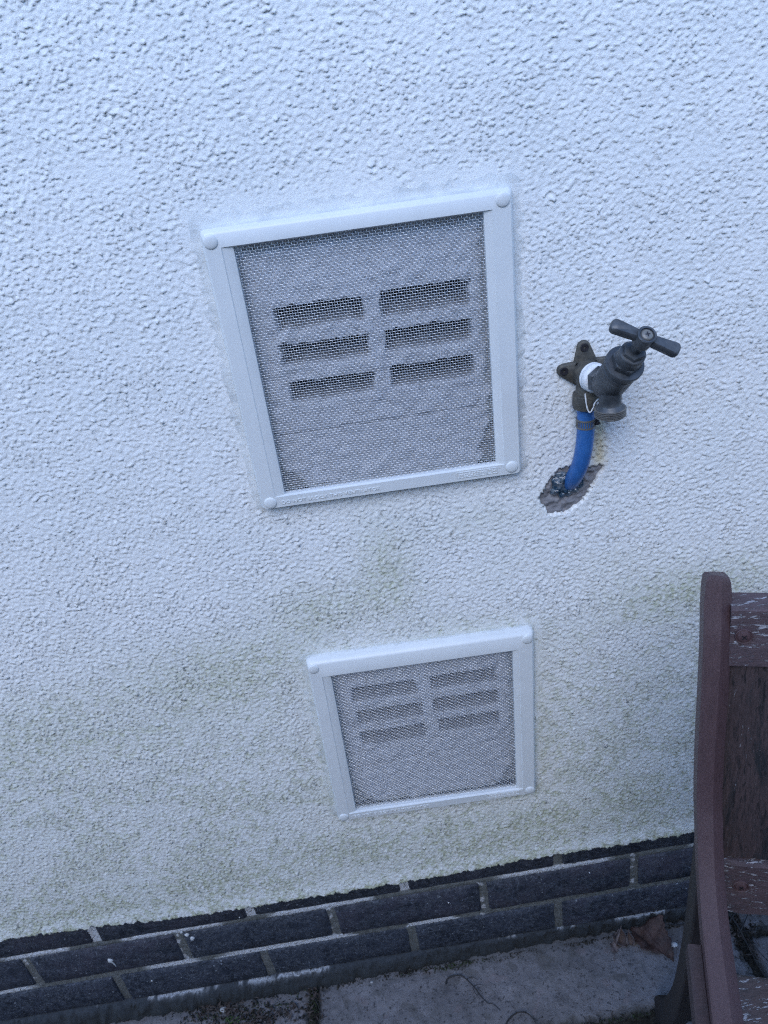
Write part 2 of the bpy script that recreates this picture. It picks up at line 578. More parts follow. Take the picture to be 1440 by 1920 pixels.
g = 0.00013 * big * (0.5 + coarse) + 0.00011 * mid + 0.00030 * np.maximum(mid + 0.6 * fin - 0.6, 0) * (0.25 + patchy * (1.3 - coarse)) + 0.00007 * fin + 0.00028 * np.maximum(0.8 * big + 0.8 * fin - 1.2, 0) * (1.3 - patchy) + 0.00010 * dot
h = g * rough * fade + 0.00010 * wob
# smoothed flat round the two vent covers
flat = np.zeros_like(h)
for V, up in ((VA, 0.020), (VB, 0.008)):
    du, dv = XX - V['x'], ZZ - V['z']
    c, s = math.cos(V['a']), math.sin(V['a'])
    U, W = du * c + dv * s, du * s - dv * c
    ox = np.maximum(np.maximum(-U, U - V['w']), 0); top = np.maximum(-W, 0); bot = np.maximum(W - V['h'], 0)
    d = np.maximum(np.maximum(ox / 0.012, top / up), bot / 0.006) + 0.22 * pat
    flat = np.maximum(flat, 1 - sstep(0.55, 1.25, d))
# a few small trowelled spots
for (cx, cz, rx, rz) in ((0.605, 0.617, 0.014, 0.004), (0.30, 1.02, 0.02, 0.012), (0.447, 0.985, 0.03, 0.014), (0.93, 0.93, 0.02, 0.01)):
    flat = np.maximum(flat, 0.75 * np.exp(-((XX - cx) / rx) ** 2 - ((ZZ - cz) / rz) ** 2))
h = h * (1 - 0.82 * flat)
pd = poly_sd(XX, ZZ, PATCH) + 0.0012 * pat * 0.6 + 0.0008 * mid
h = h * (0.35 + 0.65 * sstep(0.0, 0.012, pd)) + 0.0004 * np.exp(-((pd - 0.003) / 0.003) ** 2)
h = np.where(pd < 0, -0.006, h)
# lip rolls forward then turns in under the edge
h = h + 0.003 * np.exp(-(SS / 0.018) ** 2)
Y = -h - 0.001
Zf = ZZ - 1.25 * np.clip(g * rough * fade, -0.0004, 0.0020) * (1 - 0.8 * flat) * (SS > 0.0005)
# algae, cream stain, dirt masks
def blob(cx, cz, rx, rz):
    return np.exp(-(((XX - cx) / rx) ** 2 + ((ZZ - cz) / rz) ** 2))
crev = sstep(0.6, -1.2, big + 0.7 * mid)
al = 0.60 * sstep(0.58, 0.26, ZZ + 0.045 * sof) * (0.40 + 0.6 * sstep(-0.8, 1.0, pat + sof))
al += 0.62 * blob(0.42, 0.465, 0.09, 0.045) + 0.62 * blob(0.535, 0.530, 0.060, 0.035) + 0.66 * blob(0.612, 0.565, 0.030, 0.06) + 0.40 * blob(0.20, 0.42, 0.16, 0.06)
al += 0.75 * blob(0.95, 0.47, 0.09, 0.035) + 0.25 * blob(0.72, 0.61, 0.06, 0.02) + 0.35 * blob(0.68, 0.46, 0.09, 0.03) + 0.22 * blob(0.86, 0.53, 0.05, 0.02)
al += 0.22 * blob(0.56, 0.10, 0.2, 0.05) + 0.28 * blob(0.15, 0.10, 0.25, 0.04) + 0.30 * blob(0.80, 0.12, 0.15, 0.05)
al = al * (0.55 + 0.65 * crev) * (0.62 + 0.38 * sstep(-1.0, 1.0, pat + 0.5 * dot))
al += 0.55 * np.exp(-(SS / 0.007) ** 2) * sstep(-1.4, 0.6, pat)
al = np.clip(al, 0, 0.9)
cream = np.exp(-((XX - 0.842) / 0.0075) ** 2) * sstep(0.645, 0.66, ZZ) * sstep(0.712, 0.697, ZZ) * 0.95
dirt_shade = 0.55 * sstep(2.25, 2.8, dot + 0.5 * pat) * crev + 0.40 * (pd < 0.0004)
dirt_shade += 0.55 * sstep(0.00, -0.004, SS - 0.0016) * 0.5
# opening faces behind the vent covers are left out (the perforated brick faces sit there)
cu = 0.5 * (XX[:-1, :-1] + XX[1:, 1:]); cz_ = 0.5 * (ZZ[:-1, :-1] + ZZ[1:, 1:])
keep = np.ones(cu.shape, bool)
for V in (VA, VB):
    U, W = loc(V, cu, cz_)
    keep &= ~((U > 0.014) & (U < V['w'] - 0.014) & (W > 0.010) & (W < V['h'] - 0.010))
P = np.stack([XX, Y, Zf], -1)
# lower return of the coat, turned in towards the bricks
ret = []
for yy, dz in ((0.016, 0.0012), (0.006, -0.0006)):
    r = np.stack([xs, np.full_like(xs, yy), Zf[0] + dz], -1); ret.append(r)
P = np.concatenate([np.array(ret), P], 0)
keep = np.concatenate([np.ones((2, keep.shape[1]), bool), keep], 0)
ext = lambda A, v: np.concatenate([np.full((2, A.shape[1]), v), A], 0)
render_coat = grid_mesh('render_coat', P, M['stucco'], wall, keep, dict(algae=ext(al, 0.5), cream=ext(cream, 0), dirt_shade=ext(np.clip(dirt_shade, 0, 1), 0.3)))

# ------------------------------------------------------------------ perforated brick faces behind the vents
def air_brick(V, slots, crack, deep, seed, label, slot_dirt_shade):
    slots = [(a + 0.0023, b + 0.0012, c + 0.0023, d + 0.0012) for a, b, c, d in slots]
    us = np.arange(0.0105, V['w'] - 0.0105, 0.00125); vs = np.arange(0.0065, V['h'] - 0.0065, 0.00125)
    U, W = np.meshgrid(us, vs)
    X = V['x'] + U * math.cos(V['a']) + W * math.sin(V['a']); Z = V['z'] + U * math.sin(V['a']) - W * math.cos(V['a'])
    nm, nf, nb = sample(n_mid, TD, U + seed, W), sample(n_fin, TD, U + seed, W), sample(n_pat, TD, U + seed, W)
    d = 0.0022 + 0.00025 * nm + 0.00012 * nf + 0.0007 * nb
    dirt_shade = 0.10 * sstep(0.8, 2.2, nm + nb)
    for (u0, v0, u1, v1) in slots:
        jt = v0 + 0.0008 * nb + 0.0005 * nm
        jl = u0 + 0.0008 * nb; jr = u1 + 0.0009 * nb; jb = v1 + 0.0009 * nb
        ins = np.clip((U - jl) / 0.0018, 0, 1) * np.clip((jr - U) / 0.0018, 0, 1) * np.clip((W - jt) / 0.0015, 0, 1) * np.clip((jb - W) / 0.002, 0, 1)
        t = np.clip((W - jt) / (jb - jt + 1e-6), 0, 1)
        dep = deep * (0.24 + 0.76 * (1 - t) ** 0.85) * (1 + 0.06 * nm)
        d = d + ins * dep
        dirt_shade = np.maximum(dirt_shade, np.clip(ins * (slot_dirt_shade + 0.34 * (1 - t) ** 1.2), 0, 0.98))  # slot dirt, with recess shade painted darker towards the top
    # crack line below the slots; shade painted into rim and lower corners where the face stops
    (ca, cb) = crack
    cv = ca + (cb - ca) * (U - 0.025) / 0.2 + 0.0007 * nb
    ck = np.exp(-((W - cv) / 0.0010) ** 2)
    d = d + 0.0018 * ck; dirt_shade = np.maximum(dirt_shade, 0.6 * ck)
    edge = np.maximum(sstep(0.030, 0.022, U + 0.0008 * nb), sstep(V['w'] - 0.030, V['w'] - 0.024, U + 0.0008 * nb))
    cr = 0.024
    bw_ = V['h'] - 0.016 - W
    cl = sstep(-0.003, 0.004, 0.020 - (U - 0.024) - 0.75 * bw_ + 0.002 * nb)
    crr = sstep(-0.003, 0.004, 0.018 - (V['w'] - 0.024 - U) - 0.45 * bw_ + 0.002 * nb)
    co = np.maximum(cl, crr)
    d = d + 0.005 * np.maximum(edge * 0.7, co); dirt_shade = np.maximum(dirt_shade, 0.60 * np.maximum(edge * 0.45, co))
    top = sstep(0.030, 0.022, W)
    d = d + 0.004 * top; dirt_shade = np.maximum(dirt_shade, 0.30 * top)
    Y = d
    Y[0] = Y[-1] = 0.012; Y[:, 0] = Y[:, -1] = 0.012
    return grid_mesh('air_brick', np.stack([X, Y, Z], -1)[::-1], M['plaster'], wall, None, dict(dirt_shade=dirt_shade[::-1]), label)

slA = [(0.044, 0.074, 0.1235, 0.095), (0.1395, 0.0715, 0.2205, 0.096), (0.044, 0.1085, 0.1245, 0.129), (0.139, 0.107, 0.2195, 0.1285),
       (0.0455, 0.144, 0.1255, 0.1645), (0.141, 0.142, 0.220, 0.1635)]
slB = [(0.040, 0.059, 0.120, 0.083), (0.1345, 0.0580, 0.2145, 0.0800), (0.043, 0.0960, 0.1235, 0.1200), (0.136, 0.093, 0.2155, 0.1170),
       (0.043, 0.1310, 0.1235, 0.1565), (0.1395, 0.128, 0.2155, 0.1515)]
air_brick(VA, slA, (0.1955, 0.1945), 0.042, 0.10, 'air brick with six ragged slots, dirt and shade in their colour', 0.76)
air_brick(VB, slB, (0.192, 0.176), 0.010, 0.45, 'painted over air brick with six shallow slots', 0.70)

# ------------------------------------------------------------------ brick plinth
BF = 0.008                                           # y of the brick faces
BX = 0.22433
bricks = []
def brick_mesh(L, H, seed, y0=BF):
    """rounded, slightly uneven face, centre at the origin"""
    r = random.Random(seed)
    nx, nz = 9, 4
    mb = MB(); vs = []; fs = []
    ux = [-L / 2, -L / 2 + 0.0028] + [-L / 2 + L * i / (nx - 1) for i in range(1, nx - 1)] + [L / 2 - 0.0028, L / 2]
    uz = [-H / 2, -H / 2 + 0.0026] + [-H / 2 + H * i / (nz - 1) for i in range(1, nz - 1)] + [H / 2 - 0.0026, H / 2]
    for j, z in enumerate(uz):
        for i, x in enumerate(ux):
            e = (i in (0, len(ux) - 1)) + (j in (0, len(uz) - 1))
            y = 0.0024 * e + r.uniform(-0.0006, 0.0006)
            vs.append((x + r.uniform(-.0007, .0007), y, z + r.uniform(-.0006, .0006)))
    W = len(ux)
    for j in range(len(uz) - 1):
        for i in range(W - 1):
            fs.append((j * W + i, j * W + i + 1, (j + 1) * W + i + 1, (j + 1) * W + i))
    rim = [i for i in range(W)] + [j * W + W - 1 for j in range(1, len(uz))] + [(len(uz) - 1) * W + i for i in range(W - 2, -1, -1)] + [j * W for j in range(len(uz) - 2, 0, -1)]
    b = len(vs)
    for i in rim:
        vs.append((vs[i][0], 0.05, vs[i][2]))
    n = len(rim)
    for k in range(n):
        fs.append((rim[k], b + k, b + (k + 1) % n, rim[(k + 1) % n]))
    mb.add(vs, fs)
    return mb
variants = {}
def place_brick(x0, x1, z0, z1, k):
    L, H = x1 - x0, z1 - z0
    key = (round(L, 4), round(H, 4), k % 4)
    if key not in variants:
        o = brick_mesh(L, H, hash(key) % 999 if False else k + 17).build('brick', M['brick'], None, 50)
        variants[key] = o.data
        ob = o
    else:
        ob = bpy.data.objects.new('brick', variants[key]); COL.objects.link(ob)
    ob.parent = wall
    r = random.Random(k * 13 + 5)
    ob.location = ((x0 + x1) / 2 - wall.location.x, BF + r.uniform(-0.0008, 0.0008), (z0 + z1) / 2)
    ob.rotation_euler = (0, 0, r.uniform(-0.004, 0.004))
    bricks.append(ob)
G = 0.0125
b1, b2 = -0.0767, -0.1510
jit = random.Random(3)
k = 0
for i in range(-5, 10):
    for (ph, z0, z1) in ((0.1118, 0.0052, 0.090), (0.0, b1 + 0.0062, -0.0060), (0.1094, b2 + 0.0055, b1 - 0.0062)):
        x0 = ph + BX * i + G / 2; x1 = x0 + BX - G
        k += 1
        place_brick(x0, x1, z0, z1, k)

# mortar bed behind the bricks (recessed joints) with splashes of white paint
mx = np.concatenate([np.arange(-1.1, -0.1, 0.01), np.arange(-0.1, 1.15, 0.0022), np.arange(1.15, 2.3, 0.01)]); mz = np.arange(-0.155, 0.088, 0.0016)
MX, MZ = np.meshgrid(mx, mz)
nm, nb, nf = sample(n_mid, TD, MX, MZ + 0.5), sample(n_pat, TD, MX, MZ + 0.5), sample(n_fin, TD, MX, MZ + 0.5)
MY = BF + 0.0030 + 0.0004 * nm + 0.0004 * nf
MY = MY - 0.0012 * np.clip(np.cos(np.clip(np.abs(MZ) / 0.006, 0, 1) * 1.57), 0, 1)
wn = sample(n_sof, TD, MX * 0.8, MZ * 0 + 0.2); wn2 = sample(n_sof, TD, MX * 0.8 + 0.6, MZ * 0 + 0.9)
pj = 0.0012 * nb
paint = sstep(0.0065, 0.0035, np.abs(MZ + pj)) * sstep(-0.5, 0.3, wn + sstep(0.8, 0.1, MX) * 1.2 - 0.4)
paint += sstep(0.006, 0.003, np.abs(MZ - b1)) * sstep(-0.1, 0.5, wn2 + sstep(0.35, 0.05, MX) - 0.25)
e2 = np.abs(MZ - (b1 - 0.0035)) < 0.0018
paint = np.maximum(paint, e2 * sstep(-0.2, 0.2, wn2))
vertical = (MZ > 0.006) & (MX < 0.7)
paint = np.maximum(paint, vertical * 0.9)
paint = np.maximum(paint, sstep(0.4, 0.9, nb) * 0.8 * (np.abs((MX % BX) - BX) < 0.008))
mortar = grid_mesh('mortar_bed', np.stack([MX, MY, MZ], -1), M['mortar'], wall, None, dict(paint=np.clip(paint, 0, 1), dirt_shade=sstep(-0.12, -0.155, MZ) * 0.4))

# sloping cement fillet at the foot of the bricks
fx = np.arange(-1.1, 2.3, 0.003)
prof = [(BF + 0.004, b2 + 0.006), (BF - 0.0005, b2 + 0.0045), (BF - 0.003, b2 + 0.001), (BF - 0.0045, b2 - 0.006), (BF - 0.006, b2 - 0.014), (BF - 0.007, b2 - 0.022), (BF - 0.0065, b2 - 0.034)]
FX = np.repeat(fx[None], len(prof), 0)
fn = np.stack([sample(n_mid, TD, fx, fx * 0 + 0.01 * i) for i in range(len(prof))]); fb = np.stack([sample(n_pat, TD, fx, fx * 0 + 0.004 * i + 0.3) for i in range(len(prof))])
left = np.interp(fx, [-1, 0.35, 0.55, 0.80, 3], [0.8, 0.8, 0.0, -1.1, -1.1])
FY = np.array([p[0] for p in prof])[:, None] - (np.arange(len(prof)) / 6)[:, None] * 0.007 * left[None] + 0.0008 * fn + 0.0013 * fb
FZ = np.array([p[1] for p in prof])[:, None] + 0.0006 * fn + 0 * FY
pt = np.zeros_like(FY); pt[1] = 1; pt[2] = 0.15
pt = pt * sstep(0.35, 0.9, sample(n_sof, TD, FX + 0.4, FX * 0 + 0.5) + 0.6 * fb)
dr = np.zeros_like(FY); dr[-4:] = 0.35; dr[-2:] = 1
grid_mesh('cement_fillet', np.stack([FX, FY, FZ], -1)[::-1], M['fillet'], wall, None, dict(paint=pt[::-1], dirt_shade=np.clip(dr + 0.40, 0, 1)[::-1]))

# little white paint drips on the bricks
def drip(x, z, s, tail=0.0):
    mb = MB(); r = random.Random(int(x * 1e4))
    pts = []
    for q in range(9):
        a = q / 9 * 6.283
        rr = s * r.uniform(0.7, 1.2)
        pts.append((x + rr * math.cos(a), BF - 0.0009, z + rr * math.sin(a) * 1.1))
    c = (x, BF - 0.0022, z)
    vs = pts + [(p[0] + (p[0] - x) * 0.15, BF + 0.0006, p[2] + (p[2] - z) * 0.15) for p in pts] + [c]
    fs = [(i, (i + 1) % 9, 18) for i in range(9)] + [(i, i + 9, (i + 1) % 9 + 9, (i + 1) % 9) for i in range(9)]
    mb.add(vs, fs)
    if tail:
        tube(mb, [(x, BF - 0.0006, z), (x + tail * 0.15, BF - 0.0004, z - tail * 0.6), (x + tail * 0.2, BF - 0.0002, z - tail)], [s * 0.35, s * 0.2, s * 0.1], 5)
    mb.build('paint_drip', M['fleck'], wall, 60)
for a in ((0.116, -0.040, 0.0042, 0.016), (0.238, -0.010, 0.0032), (0.243, -0.020, 0.0040), (0.232, -0.0015, 0.0018), (0.158, -0.105, 0.0016), (0.62, -0.035, 0.0014), (0.83, -0.02, 0.0013), (0.32, 0.012, 0.0012)):
    drip(*a)

# ------------------------------------------------------------------ mortar patch where the pipe enters, with glossy sealant
gx = np.arange(0.774, 0.853, 0.0009); gz = np.arange(0.596, 0.662, 0.0009)
GX, GZg = np.meshgrid(gx, gz)
sd_ = poly_sd(GX, GZg, PATCH)
nb, nm, nbig = sample(n_pat, TD, GX * 1.6, GZg * 1.6), sample(n_mid, TD, GX, GZg), sample(n_big, TD, GX * 0.8 + 0.2, GZg * 0.8)
hh = 0.0012 + 0.0008 * nb + 0.00018 * nbig + 0.00012 * nm
hh += 0.0012 * np.exp(-((np.hypot(GX - 0.808, (GZg - 0.632)) - 0.016) / 0.005) ** 2)
hh = hh * sstep(0.003, -0.004, sd_) - 0.005 * sstep(0.0, 0.004, sd_)
kp = (sd_ < 0.0042)[:-1, :-1]
grid_mesh('mortar_patch', np.stack([GX, -hh + 0.0030, GZg], -1), M['patch'], wall, kp, None, 'rough grey mortar patch round the blue pipe')
mb = MB()
rg = random.Random(5)
for (x, z, s) in ((0.802, 0.640, 0.008), (0.799, 0.632, 0.007), (0.805, 0.627, 0.006), (0.818, 0.630, 0.0055), (0.822, 0.635, 0.005), (0.803, 0.646, 0.0055), (0.811, 0.627, 0.005)):
    vs = []; fs = []
    n, mm = 14, 6
    for j in range(mm + 1):
        ph = j / mm * math.pi / 2
        for i in range(n):
            a = i / n * 6.283
            rr = 1.1 * s * math.cos(ph) * (1 + 0.16 * math.sin(3 * a + x * 900) + 0.07 * math.sin(5 * a + z * 700))
            vs.append((x + rr * math.cos(a), 0.0005 - s * 0.55 * math.sin(ph) * (1 + 0.2 * math.sin(2 * a)), z + rr * math.sin(a)))
    for j in range(mm):
        for i in range(n):
            fs.append((j * n + i, j * n + (i + 1) % n, (j + 1) * n + (i + 1) % n, (j + 1) * n + i))
    mb.add(vs, fs)
mb.build('sealant_blob', M['goo'], wall, 80, label='glossy dark sealant squeezed round the pipe foot')

# ------------------------------------------------------------------ vent covers
def rrect(u0, v0, u1, v1, r, n=5):
    out = []
    for (cx, cy, a0) in ((u1 - r, v0 + r, -90), (u1 - r, v1 - r, 0), (u0 + r, v1 - r, 90), (u0 + r, v0 + r, 180)):
        for i in range(n + 1):
            a = math.radians(a0 + 90 * i / n)
            out.append((cx + r * math.cos(a), cy + r * math.sin(a)))
    return out

def text_mesh(s, V, u, v, y, size, name, parent, ang=0.0, width=None):
    cu_ = bpy.data.curves.new(name, 'FONT')
    cu_.body = s; cu_.size = size; cu_.extrude = 0.0006; cu_.bevel_depth = 0.00012; cu_.bevel_resolution = 1
    cu_.space_character = 1.08
    tmp = bpy.data.objects.new(name, cu_); COL.objects.link(tmp)
    dg = bpy.context.evaluated_depsgraph_get()
    me = bpy.data.meshes.new_from_object(tmp.evaluated_get(dg))
    bpy.data.objects.remove(tmp); bpy.data.curves.remove(cu_)
    co = np.empty(len(me.vertices) * 3, np.float32); me.vertices.foreach_get('co', co); co = co.reshape(-1, 3)
    wdt = co[:, 0].max() - co[:, 0].min()
    sx = (width / wdt) if width else 1.0
    a = V['a'] + ang
    X = co[:, 0] * sx; Zt = co[:, 1]; D = co[:, 2]
    o0 = wp(V, u, v, y)
    px = o0[0] + X * math.cos(a) - Zt * math.sin(a)
    pz = o0[2] + X * math.sin(a) + Zt * math.cos(a)
    out = np.stack([px, y - D, pz], -1).astype(np.float32) - np.array(parent.location, np.float32)
    me.vertices.foreach_set('co', out.ravel()); me.update()
    me.name = name
    me.materials.clear(); me.materials.append(M['plastic'])
    ob = bpy.data.objects.new(name, me); COL.objects.link(ob); ob.parent = parent
    return ob

def vent_cover(V, opening, caps, label, beadw, seed, pitch=0.00236):
    c0 = wp(V, V['w'] / 2, V['h'], 0)
    t = thing('vent_cover', label, 'vent', (c0[0], 0, c0[2]), 'white mesh vent covers on the wall')
    W_, H_ = V['w'], V['h']
    u0, v0, u1, v1 = opening
    N = 5
    rings = [(rrect(-0.0012, -0.0012, W_ + 0.0012, H_ + 0.0012, 0.0050, N), 0.0015),
             (rrect(-0.0004, -0.0002, W_ + 0.0004, H_ + 0.0004, 0.0045, N), -0.0085),
             (rrect(0.0012, 0.0026, W_ - 0.0012, H_ - 0.0008, 0.0040, N), -0.0128),
             (rrect(0.0024, 0.0048, W_ - 0.0024, H_ - 0.0016, 0.0030, N), -0.0140),
             (rrect(u0 - 0.0098, v0 - 0.0012, u1 + 0.0075, v1 + 0.0010, 0.0006, N), -0.0142),
             (rrect(u0 - 0.0090, v0 - 0.0010, u1 + 0.0068, v1 + 0.0008, 0.0005, N), -0.0134),
             (rrect(u0 - 0.0008, v0 - 0.0004, u1 + 0.0008, v1 + 0.0004, 0.0004, N), -0.0122),
             (rrect(u0, v0, u1, v1, 0.0003, N), -0.0116),
             (rrect(u0, v0, u1, v1, 0.0003, N), -0.0050)]
    mb = MB(); vs = []; fs = []
    n = len(rings[0][0])
    for pts, y in rings:
        vs += [wp(V, p[0], p[1], y) for p in pts]
    for i in range(len(rings) - 1):
        for k in range(n):
            k2 = (k + 1) % n
            fs.append((i * n + k, i * n + k2, (i + 1) * n + k2, (i + 1) * n + k))
    mb.add(vs, fs)
    mb.build('frame', M['plastic'], t, 28)
    # woven wire mesh
    r_ = 0.00027; amp = 0.00034; ym = -0.0078
    us = np.arange(u0 - 0.0015, u1 + 0.0015, pitch); vs_ = np.arange(v0 - 0.0015, v1 + 0.0015, pitch)
    allP = []; allF = []; base = 0
    rr = np.random.default_rng(seed)
    bulge = lambda U, Wv: 0.0012 * np.sin((U - u0) / (u1 - u0) * 3.1) * np.sin((Wv - v0) / (v1 - v0) * 3.1 * 1.0)
    ring4 = [(r_, 0), (0, r_), (-r_, 0), (0, -r_)]
    for axis in (0, 1):
        lines = us if axis == 0 else vs_
        along = vs_ if axis == 0 else us
        st = np.arange(along[0], along[-1] + pitch / 2 + 1e-6, pitch / 2)
        for i, c in enumerate(lines):
            ph = (i % 2) * math.pi + (0 if axis == 0 else math.pi)
            wav = np.cos((st - along[0]) / pitch * math.pi + ph) * amp
            wob_ = 0.00010 * np.sin(st * 160 + rr.uniform(0, 6)) + rr.normal(0, 0.00004)
            if axis == 0:
                U = np.full_like(st, c) + wob_; Wv = st
            else:
                U = st; Wv = np.full_like(st, c) + wob_
            Yw = ym - wav - bulge(U, Wv)
            cs, sn = math.cos(V['a']), math.sin(V['a'])
            X = V['x'] + U * cs + Wv * sn; Z = V['z'] + U * sn - Wv * cs
            if axis == 0:
                dx, dz = cs, sn
            else:
                dx, dz = -sn, cs
            m_ = len(st)
            vv = np.empty((m_, 4, 3))
            for q, (a_, b_) in enumerate(ring4):
                vv[:, q, 0] = X + dx * a_; vv[:, q, 1] = Yw + b_; vv[:, q, 2] = Z + dz * a_
            idx = base + np.arange(m_ * 4).reshape(m_, 4)
            f = np.stack([idx[:-1], np.roll(idx, -1, 1)[:-1], np.roll(idx, -1, 1)[1:], idx[1:]], -1).reshape(-1, 4)
            allP.append(vv.reshape(-1, 3)); allF.append(f); base += m_ * 4
    VV = np.concatenate(allP) - np.array(t.location); FF = np.concatenate(allF)
    me = bpy.data.meshes.new('wire_mesh')
    me.vertices.add(len(VV)); me.vertices.foreach_set('co', VV.astype(np.float32).ravel())
    me.loops.add(FF.size); me.loops.foreach_set('vertex_index', FF.ravel().astype(np.int32))
    me.polygons.add(len(FF)); me.polygons.foreach_set('loop_start', np.arange(0, FF.size, 4, dtype=np.int32))
    me.update(calc_edges=True); me.materials.append(M['wire']); me.shade_smooth()
    o = bpy.data.objects.new('wire_mesh', me); COL.objects.link(o); o.parent = t
    # screw caps
    cm = None
    for (cu2, cv2) in caps:
        mb = MB()
        rad = 0.0061
        lathe(mb, (0, 0, 0), (0, -1, 0), [(-0.0005, rad), (0.0007, rad), (0.0011, rad * 0.96), (0.0016, rad * 0.82), (0.0020, rad * 0.55), (0.0022, rad * 0.25), (0.00225, 0.0002)], 28)
        if cm is None:
            ob = mb.build('screw_cap', M['plastic'], None, 60); cm = ob.data
        else:
            ob = bpy.data.objects.new('screw_cap', cm); COL.objects.link(ob)
        ob.parent = t
        p = wp(V, cu2, cv2, -0.0138)
        ob.location = (p[0] - t.location.x, p[1], p[2] - t.location.z)
    # raised lettering
    text_mesh('DO NOT BLOCK THIS VENTILATOR', V, 0.0205, H_ - 0.0048, -0.0140, 0.0050, 'raised_lettering', t, 0.004, 0.098)
    text_mesh('MOUSEMESH', V, 0.1970, H_ - 0.0061, -0.0140, 0.0047, 'raised_lettering', t, 0.010, 0.0365)
    mb = MB()
    ub0, ub1, vb0, vb1, th = 0.1945, 0.2355, H_ - 0.0112, H_ - 0.0050, 0.0005
    for (a0, b0, a1, b1_) in ((ub0, vb0, ub1, vb0 + th), (ub0, vb1 - th, ub1, vb1), (ub0, vb0 + th, ub0 + th, vb1 - th), (ub1 - th, vb0 + th, ub1, vb1 - th)):
        q = [wp(V, a0, b1_, -0.0137), wp(V, a1, b1_, -0.0137), wp(V, a1, b0, -0.0137), wp(V, a0, b0, -0.0137)]
        q2 = [(p[0], -0.0147, p[2]) for p in q]
        mb.add(q + q2, [(3, 2, 1, 0), (4, 5, 6, 7), (0, 1, 5, 4), (1, 2, 6, 5), (2, 3, 7, 6), (3, 0, 4, 7)])
    mb.build('raised_border', M['plastic'], t, 30)
    # smeared clear sealant bead round the edge
    per = rrect(0, 0, W_, H_, 0.005, 8)
    pts = []
    for i in range(len(per)):
        a = per[i]; b = per[(i + 1) % len(per)]
        L = math.hypot(b[0] - a[0], b[1] - a[1]); kk = max(1, int(L / 0.0016))
        for j in range(kk):
            pts.append((a[0] + (b[0] - a[0]) * j / kk, a[1] + (b[1] - a[1]) * j / kk))
    m_ = len(pts); pts = np.array(pts)
    nx_ = np.roll(pts, -1, 0) - np.roll(pts, 1, 0); nx_ /= np.linalg.norm(nx_, axis=1)[:, None]
    nrm = np.stack([nx_[:, 1], -nx_[:, 0]], -1)
    s_ = np.arange(m_) * 0.0016
    n1 = sample(n_pat, TD, s_ * 1.2 + seed * 0.1, s_ * 0 + 0.1); n2 = sample(n_mid, TD, s_, s_ * 0 + 0.4)
    top = np.clip(-nrm[:, 1], 0, 1); bot = np.clip(nrm[:, 1], 0, 1); lef = np.clip(-nrm[:, 0], 0, 1); rig = np.clip(nrm[:, 0], 0, 1)
    wd = top * beadw[0] + rig * beadw[1] + bot * beadw[2] + lef * beadw[3]
    wd = np.maximum(wd * (1 + 0.16 * n1) + 0.0004 * n2, 0.001)
    pr_ = [(0.0, -0.0085), (0.06, -0.0078), (0.25, -0.0055), (0.5, -0.0040), (0.75, -0.0031), (0.92, -0.0022), (1.0, 0.0004)]
    G3 = np.zeros((len(pr_), m_, 3))
    for i, (fr, y) in enumerate(pr_):
        nn = sample(n_mid, TD, s_ * 1.0, s_ * 0 + fr * 0.01 + 0.05)
        q = pts + nrm * (fr * wd)[:, None]
        yy = y * np.clip(wd / 0.007, 0.45, 1.1) + (0.0007 * nn if 0 < i < 6 else 0)
        cs, sn = math.cos(V['a']), math.sin(V['a'])
        G3[i, :, 0] = V['x'] + q[:, 0] * cs + q[:, 1] * sn; G3[i, :, 2] = V['z'] + q[:, 0] * sn - q[:, 1] * cs; G3[i, :, 1] = yy
    G3 = np.concatenate([G3, G3[:, :1]], 1)
    grid_mesh('sealant_bead', G3, M['bead'], t)
    return t

vent_cover(VA, (0.0250, 0.0165, 0.2352, 0.2515), [(0.0078, 0.0096), (0.2512, 0.0085), (0.2500, 0.2562), (0.0098, 0.2578)],
           'upper white vent cover left of the tap, deep dark slots showing behind its mesh', (0.0095, 0.0085, 0.003, 0.0095), 1)
vent_cover(VB, (0.0245, 0.0235, 0.2335, 0.2535), [(0.0070, 0.0092), (0.2502, 0.0088), (0.2500, 0.2580), (0.0080, 0.2592)],
           'lower white vent cover with faint painted slots behind its mesh, nearest the brick plinth', (0.0035, 0.004, 0.002, 0.008), 2)

# ------------------------------------------------------------------ wall plate elbow
CX, CZ = 0.8290, 0.7540
plate = thing('pipe_elbow', 'weathered brass three lugged wall plate elbow carrying the tap', 'pipe fitting', (CX, 0, CZ))
mb = MB()
lobes = [(0.8268, 0.7800, 0.0060), (0.8070, 0.7600, 0.0060), (0.8500, 0.7610, 0.0060)]
def hull2(c1, r1, c2, r2, n=12):
    d = math.hypot(c2[0] - c1[0], c2[1] - c1[1]); a = math.atan2(c2[1] - c1[1], c2[0] - c1[0]); b = math.acos((r1 - r2) / d)
    out = []
    for i in range(n + 1):
        t_ = a - b + 2 * b * i / n
        out.append((c2[0] + r2 * math.cos(t_), c2[1] + r2 * math.sin(t_)))
    for i in range(n + 1):
        t_ = a + b + (2 * math.pi - 2 * b) * i / n
        out.append((c1[0] + r1 * math.cos(t_), c1[1] + r1 * math.sin(t_)))
    return out
